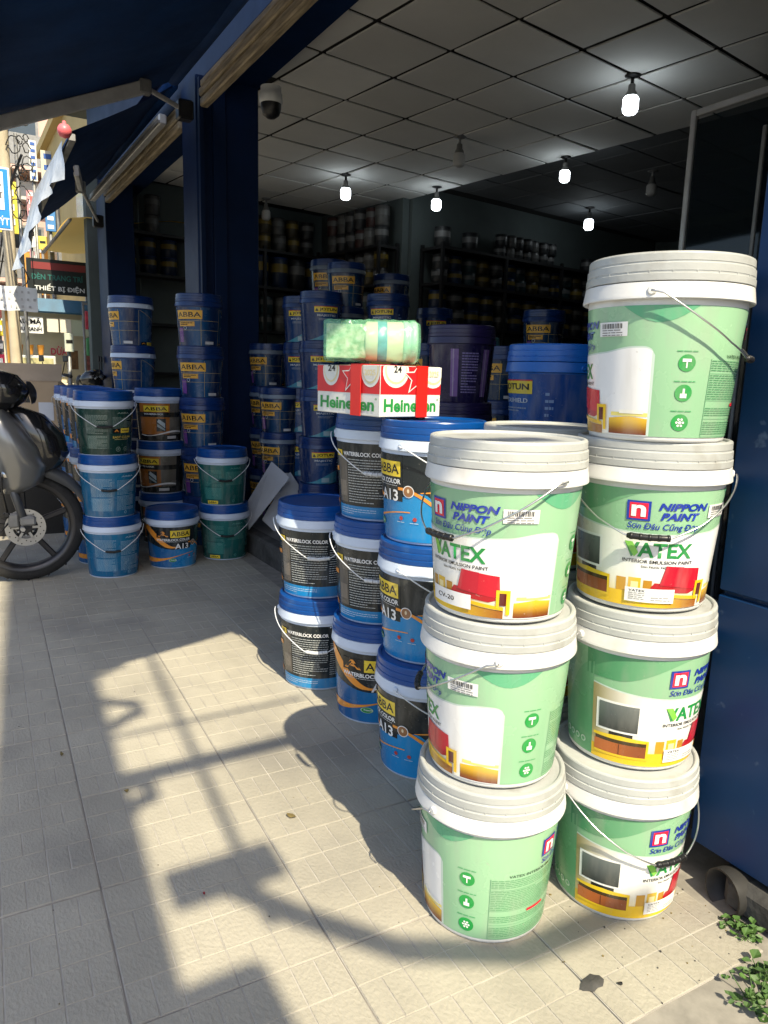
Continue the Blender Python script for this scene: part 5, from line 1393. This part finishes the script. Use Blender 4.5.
# far buildings of the street
def building(label, x0, y0, w_, d_, h_, col, rows, cols, sidecol=None):
    e = thing('building', label, 'building', (x0, y0, -.17), group='buildings far along the street')
    mt = mat('plaster_%d_%d' % (int(x0 * 10), int(y0)), col, .8, var=.12, scale=1.5)
    MB().box((w_ / 2, d_ / 2, h_ / 2), (w_, d_, h_), mt).build('wall', e)
    MB().box((w_ / 2, d_ / 2, h_ + .10), (w_ + .3, d_ + .3, .2), mt).build('roof', e)
    for r_ in range(rows):
        zc = 1.6 + r_ * (h_ - 1.2) / rows
        for c in range(cols):
            for side in (0, 1):
                n_w = w_ if side == 0 else d_
                u = (c + .5) * n_w / cols
                T = Matrix.Translation((u, 0, zc)) if side == 0 else Matrix.Translation((0, u, zc)) @ Matrix.Rotation(R(-90), 4, 'Z')
                ww = min(1.1, n_w / cols * .6)
                fr = MB().box((0, -.02, 0), (ww, .10, 1.3), M_ALU_D, T=T).build('window', e)
                MB().box((0, -.055, 0), (ww * .86, .06, 1.16), mat('far_glass', (.05, .07, .09), .15), T=T).build('pane', fr)
        if r_: 
            bl = MB().box((w_ / 2, -.45, zc - .95), (w_ * .9, .9, .12), mt).build('balcony', e)
            MB().box((w_ / 2, -.88, zc - .5), (w_ * .9, .04, .8), M_ALU_D).build('railing', bl)
    rb_ = random.Random(int(x0 * 7 + y0))
    SC_ = [(.60, .06, .05), (.65, .55, .05), (.05, .20, .50), (.70, .70, .66), (.05, .35, .15), (.65, .30, .05)]
    for k in range(7):
        zz = 2.6 + k * (h_ - 3) / 7; hh = rb_.uniform(.5, 1.6); ww = rb_.uniform(.3, 1.0)
        c = SC_[rb_.randrange(6)]; px_ = rb_.uniform(.2, min(w_ - .6, 1.6))
        sn_ = MB().box((px_, -1.0, zz), (ww, .12, hh), mat('housesign_%d' % SC_.index(c), c, .5, var=.2, scale=3)).build('sign_panel', e)
        for j in range(3): MB().box((px_, -1.07, zz + hh * (.28 - .28 * j)), (ww * .7, .02, hh * .12), WS if sum(c) < 1.5 else M_BLACK).build('letter_block', sn_)
        MB().box((rb_.uniform(.2, 1.8), -.25, zz + .6), (.7, .3, .5), mat('ac_white', (.6, .6, .57), .5, var=.2, scale=6), bev=.02).build('air_conditioner', e)
    return e
building('pink plastered town house far down the street', 1.1, 24, 4.2, 8, 13, (.62, .42, .36), 4, 2)
building('cream town house beside the pink one', -.4, 34, 4.5, 9, 16, (.62, .54, .38), 5, 2)
building('pale blue-grey tall house at the end of the street', 2.2, 44, 7, 10, 22, (.45, .50, .55), 6, 3)
building('yellow ochre shop house behind the juice cart', 2.5, 13.6, 5, 8, 6.5, (.60, .44, .18), 2, 2)
building('low white house across the end of the street', -7, 60, 9, 10, 12, (.66, .64, .60), 4, 3)
# shop signs hung on the far houses
SG = [((-9, 320), (5, 336), 12.5, (.70, .55, .03)), ((-9, 340), (6, 352), 12.5, (.10, .10, .11)), ((-9, 354), (6, 368), 12.4, (.70, .03, .10)), ((-9, 369), (5, 377), 12.4, (.10, .40, .12)),
      ((26, 190), (40, 262), 20, (.60, .30, .32)), ((40, 150), (56, 186), 20, (.62, .58, .45)), ((44, 196), (56, 232), 19, (.06, .22, .50)), ((28, 140), (38, 182), 19, (.66, .66, .62))]
SN = ['yellow strip sign at left edge beside juice cart', 'dark strip sign at left edge under the yellow one', 'red strip sign at left edge low beside juice cart', 'green strip sign at left edge lowest beside cart',
      'pale pink vertical sign far down the street', 'cream vertical sign far above the pink ball', 'blue vertical sign far behind the plastic sheet', 'white vertical sign far behind the cream pole']
for k, (p_, q_, Y_, c) in enumerate(SG):
    a_, c_ = at_y(*p_, Y_), at_y(*q_, Y_)
    W_, H_ = c_.x - a_.x, a_.z - c_.z
    e = thing('sign_board', SN[k], 'sign', (a_.x, Y_, 0), group='sign boards along the street')
    MB().box((W_ / 2, 0, c_.z + H_ / 2), (W_, .06, H_), mat('signcol_%d' % k, c, .5, var=.15, scale=4), bev=.005).build('board', e)
    b = MB(); rk = random.Random(k)
    n_ = max(1, int(H_ / (W_ * .8))) if H_ > W_ else 1
    for i in range(n_): MB().box((W_ * .5, -.034, c_.z + H_ * (i + .5) / n_), (W_ * .6, .006, min(H_ / n_ * .45, W_ * .5)), WS if sum(c) < 1.3 else mat('blue_paint2', (.03, .10, .35), .5)).build('letter_block', e)
    MB().tube([(W_ / 2, .06, -.17), (W_ / 2, .06, c_.z + H_)], .035, M_ALU_D, 8).build('post', e)

# more signs, wires and goods along the street
SG2 = [((30, 196), (37, 216), 17, (.62, .12, .10), 'small red hanging sign far down the street left of blue sign'), ((38, 236), (47, 250), 16, (.66, .60, .10), 'small yellow sign below the blue vertical sign'),
       ((27, 222), (36, 248), 15, (.70, .70, .66), 'small white sign beside the plastic sheet, far'), ((56, 112), (64, 124), 24, (.10, .30, .55), 'far blue sign high above the pink ball'),
       ((-6, 300), (3, 318), 13, (.66, .18, .12), 'small red panel at left edge below the banner'), ((6, 322), (13, 345), 11.2, (.62, .58, .10), 'narrow yellow board left of the juice cart'),
       ((64, 333), (74, 352), 10.1, (.55, .60, .50), 'small pale green menu board hung on the juice cart'), ((8, 352), (14, 374), 11.2, (.65, .05, .10), 'narrow red board left of the juice cart')]
for k, (p_, q_, Y_, c, lb) in enumerate(SG2):
    a_, c_ = at_y(*p_, Y_), at_y(*q_, Y_); W_, H_ = c_.x - a_.x, a_.z - c_.z
    e = thing('sign_board', lb, 'sign', (a_.x, Y_, 0), group='sign boards along the street')
    MB().box((W_ / 2, 0, c_.z + H_ / 2), (W_, .05, H_), mat('signcol2_%d' % k, c, .5, var=.2, scale=6), bev=.004).build('board', e)
    b = MB(); b.box((W_ / 2, -.028, c_.z + H_ * .55), (W_ * .7, .004, H_ * .18), WS if sum(c) < 1.3 else M_BLACK); b.build('lettering_block', e)
    MB().tube([(W_ / 2, .05, -.17), (W_ / 2, .05, c_.z + H_)], .025, M_ALU_D, 8).build('post', e)
rk = random.Random(21)
cbl = thing('overhead_cables', 'bundle of black cables strung overhead along the street', 'cables', (.2, 9, 3.2))
for k in range(18):
    x0, z0, z1 = rk.uniform(-.3, .6), rk.uniform(-.5, 1.6), rk.uniform(0, 3)
    pts = [(x0 + .5 * rk.uniform(-.2, 1) * t, -2 + 26 * t, z0 + (z1 - z0) * t - .5 * math.sin(math.pi * t) * rk.uniform(.5, 1)) for t in [i / 14 for i in range(15)]]
    MB().tube(pts, rk.uniform(.006, .014), M_BLACK, 5).build('cable', cbl)
make_scooter('scooter', 'parked dark scooter standing left of the juice cart', (.95, 9.5, 0), R(200), None, None)
hg = thing('goods_rack', 'rack of small hanging goods beside the juice cart under the canopy', 'rack', (1.75, 9.9, 0))
MB().box((0, 0, 1.9), (.5, .03, .03), M_ALU_D).build('rail', hg); MB().tube([(-.24, 0, -.17), (-.24, 0, 1.9)], .015, M_ALU_D, 8).build('post', hg); MB().tube([(.24, 0, -.17), (.24, 0, 1.9)], .015, M_ALU_D, 8).build('post', hg)
for k in range(12):
    c = [(.55, .05, .08), (.08, .30, .12), (.60, .45, .05), (.10, .15, .45), (.55, .55, .5)][k % 5]
    MB().box((-.2 + .08 * (k % 6), -.03, 1.70 - .32 * (k // 6)), (.055, .03, .22), mat('goods_%d' % (k % 5), c, .4, var=.4, scale=20), bev=.008).build('packet', hg)

# grit and scraps too small to count
gr = MB(); rg = random.Random(77)
for k in range(200):
    if k < 110: u_, v_ = rg.uniform(1.0, 1.45), rg.uniform(.45, 1.2)
    else: u_, v_ = rg.uniform(-.2, 1.3), rg.uniform(.7, 3.8)
    p_ = uv2w(u_, v_, 0); sz = rg.uniform(.0008, .0026) * (1.2 if k < 110 else .8); zb = -.011 if (v_ < .755 and u_ > .94) or u_ > 1.325 else 0
    gr.box((p_.x, p_.y, zb + sz * .4), (sz * rg.uniform(.7, 1.8), sz, sz), M_PLINTH if rg.random() < .6 else ML, rz=rg.uniform(0, 3))
o = gr.build('grit'); o['kind'] = 'stuff'; tag(o, 'scattered grit and crumbs on the paving and concrete', 'grit')
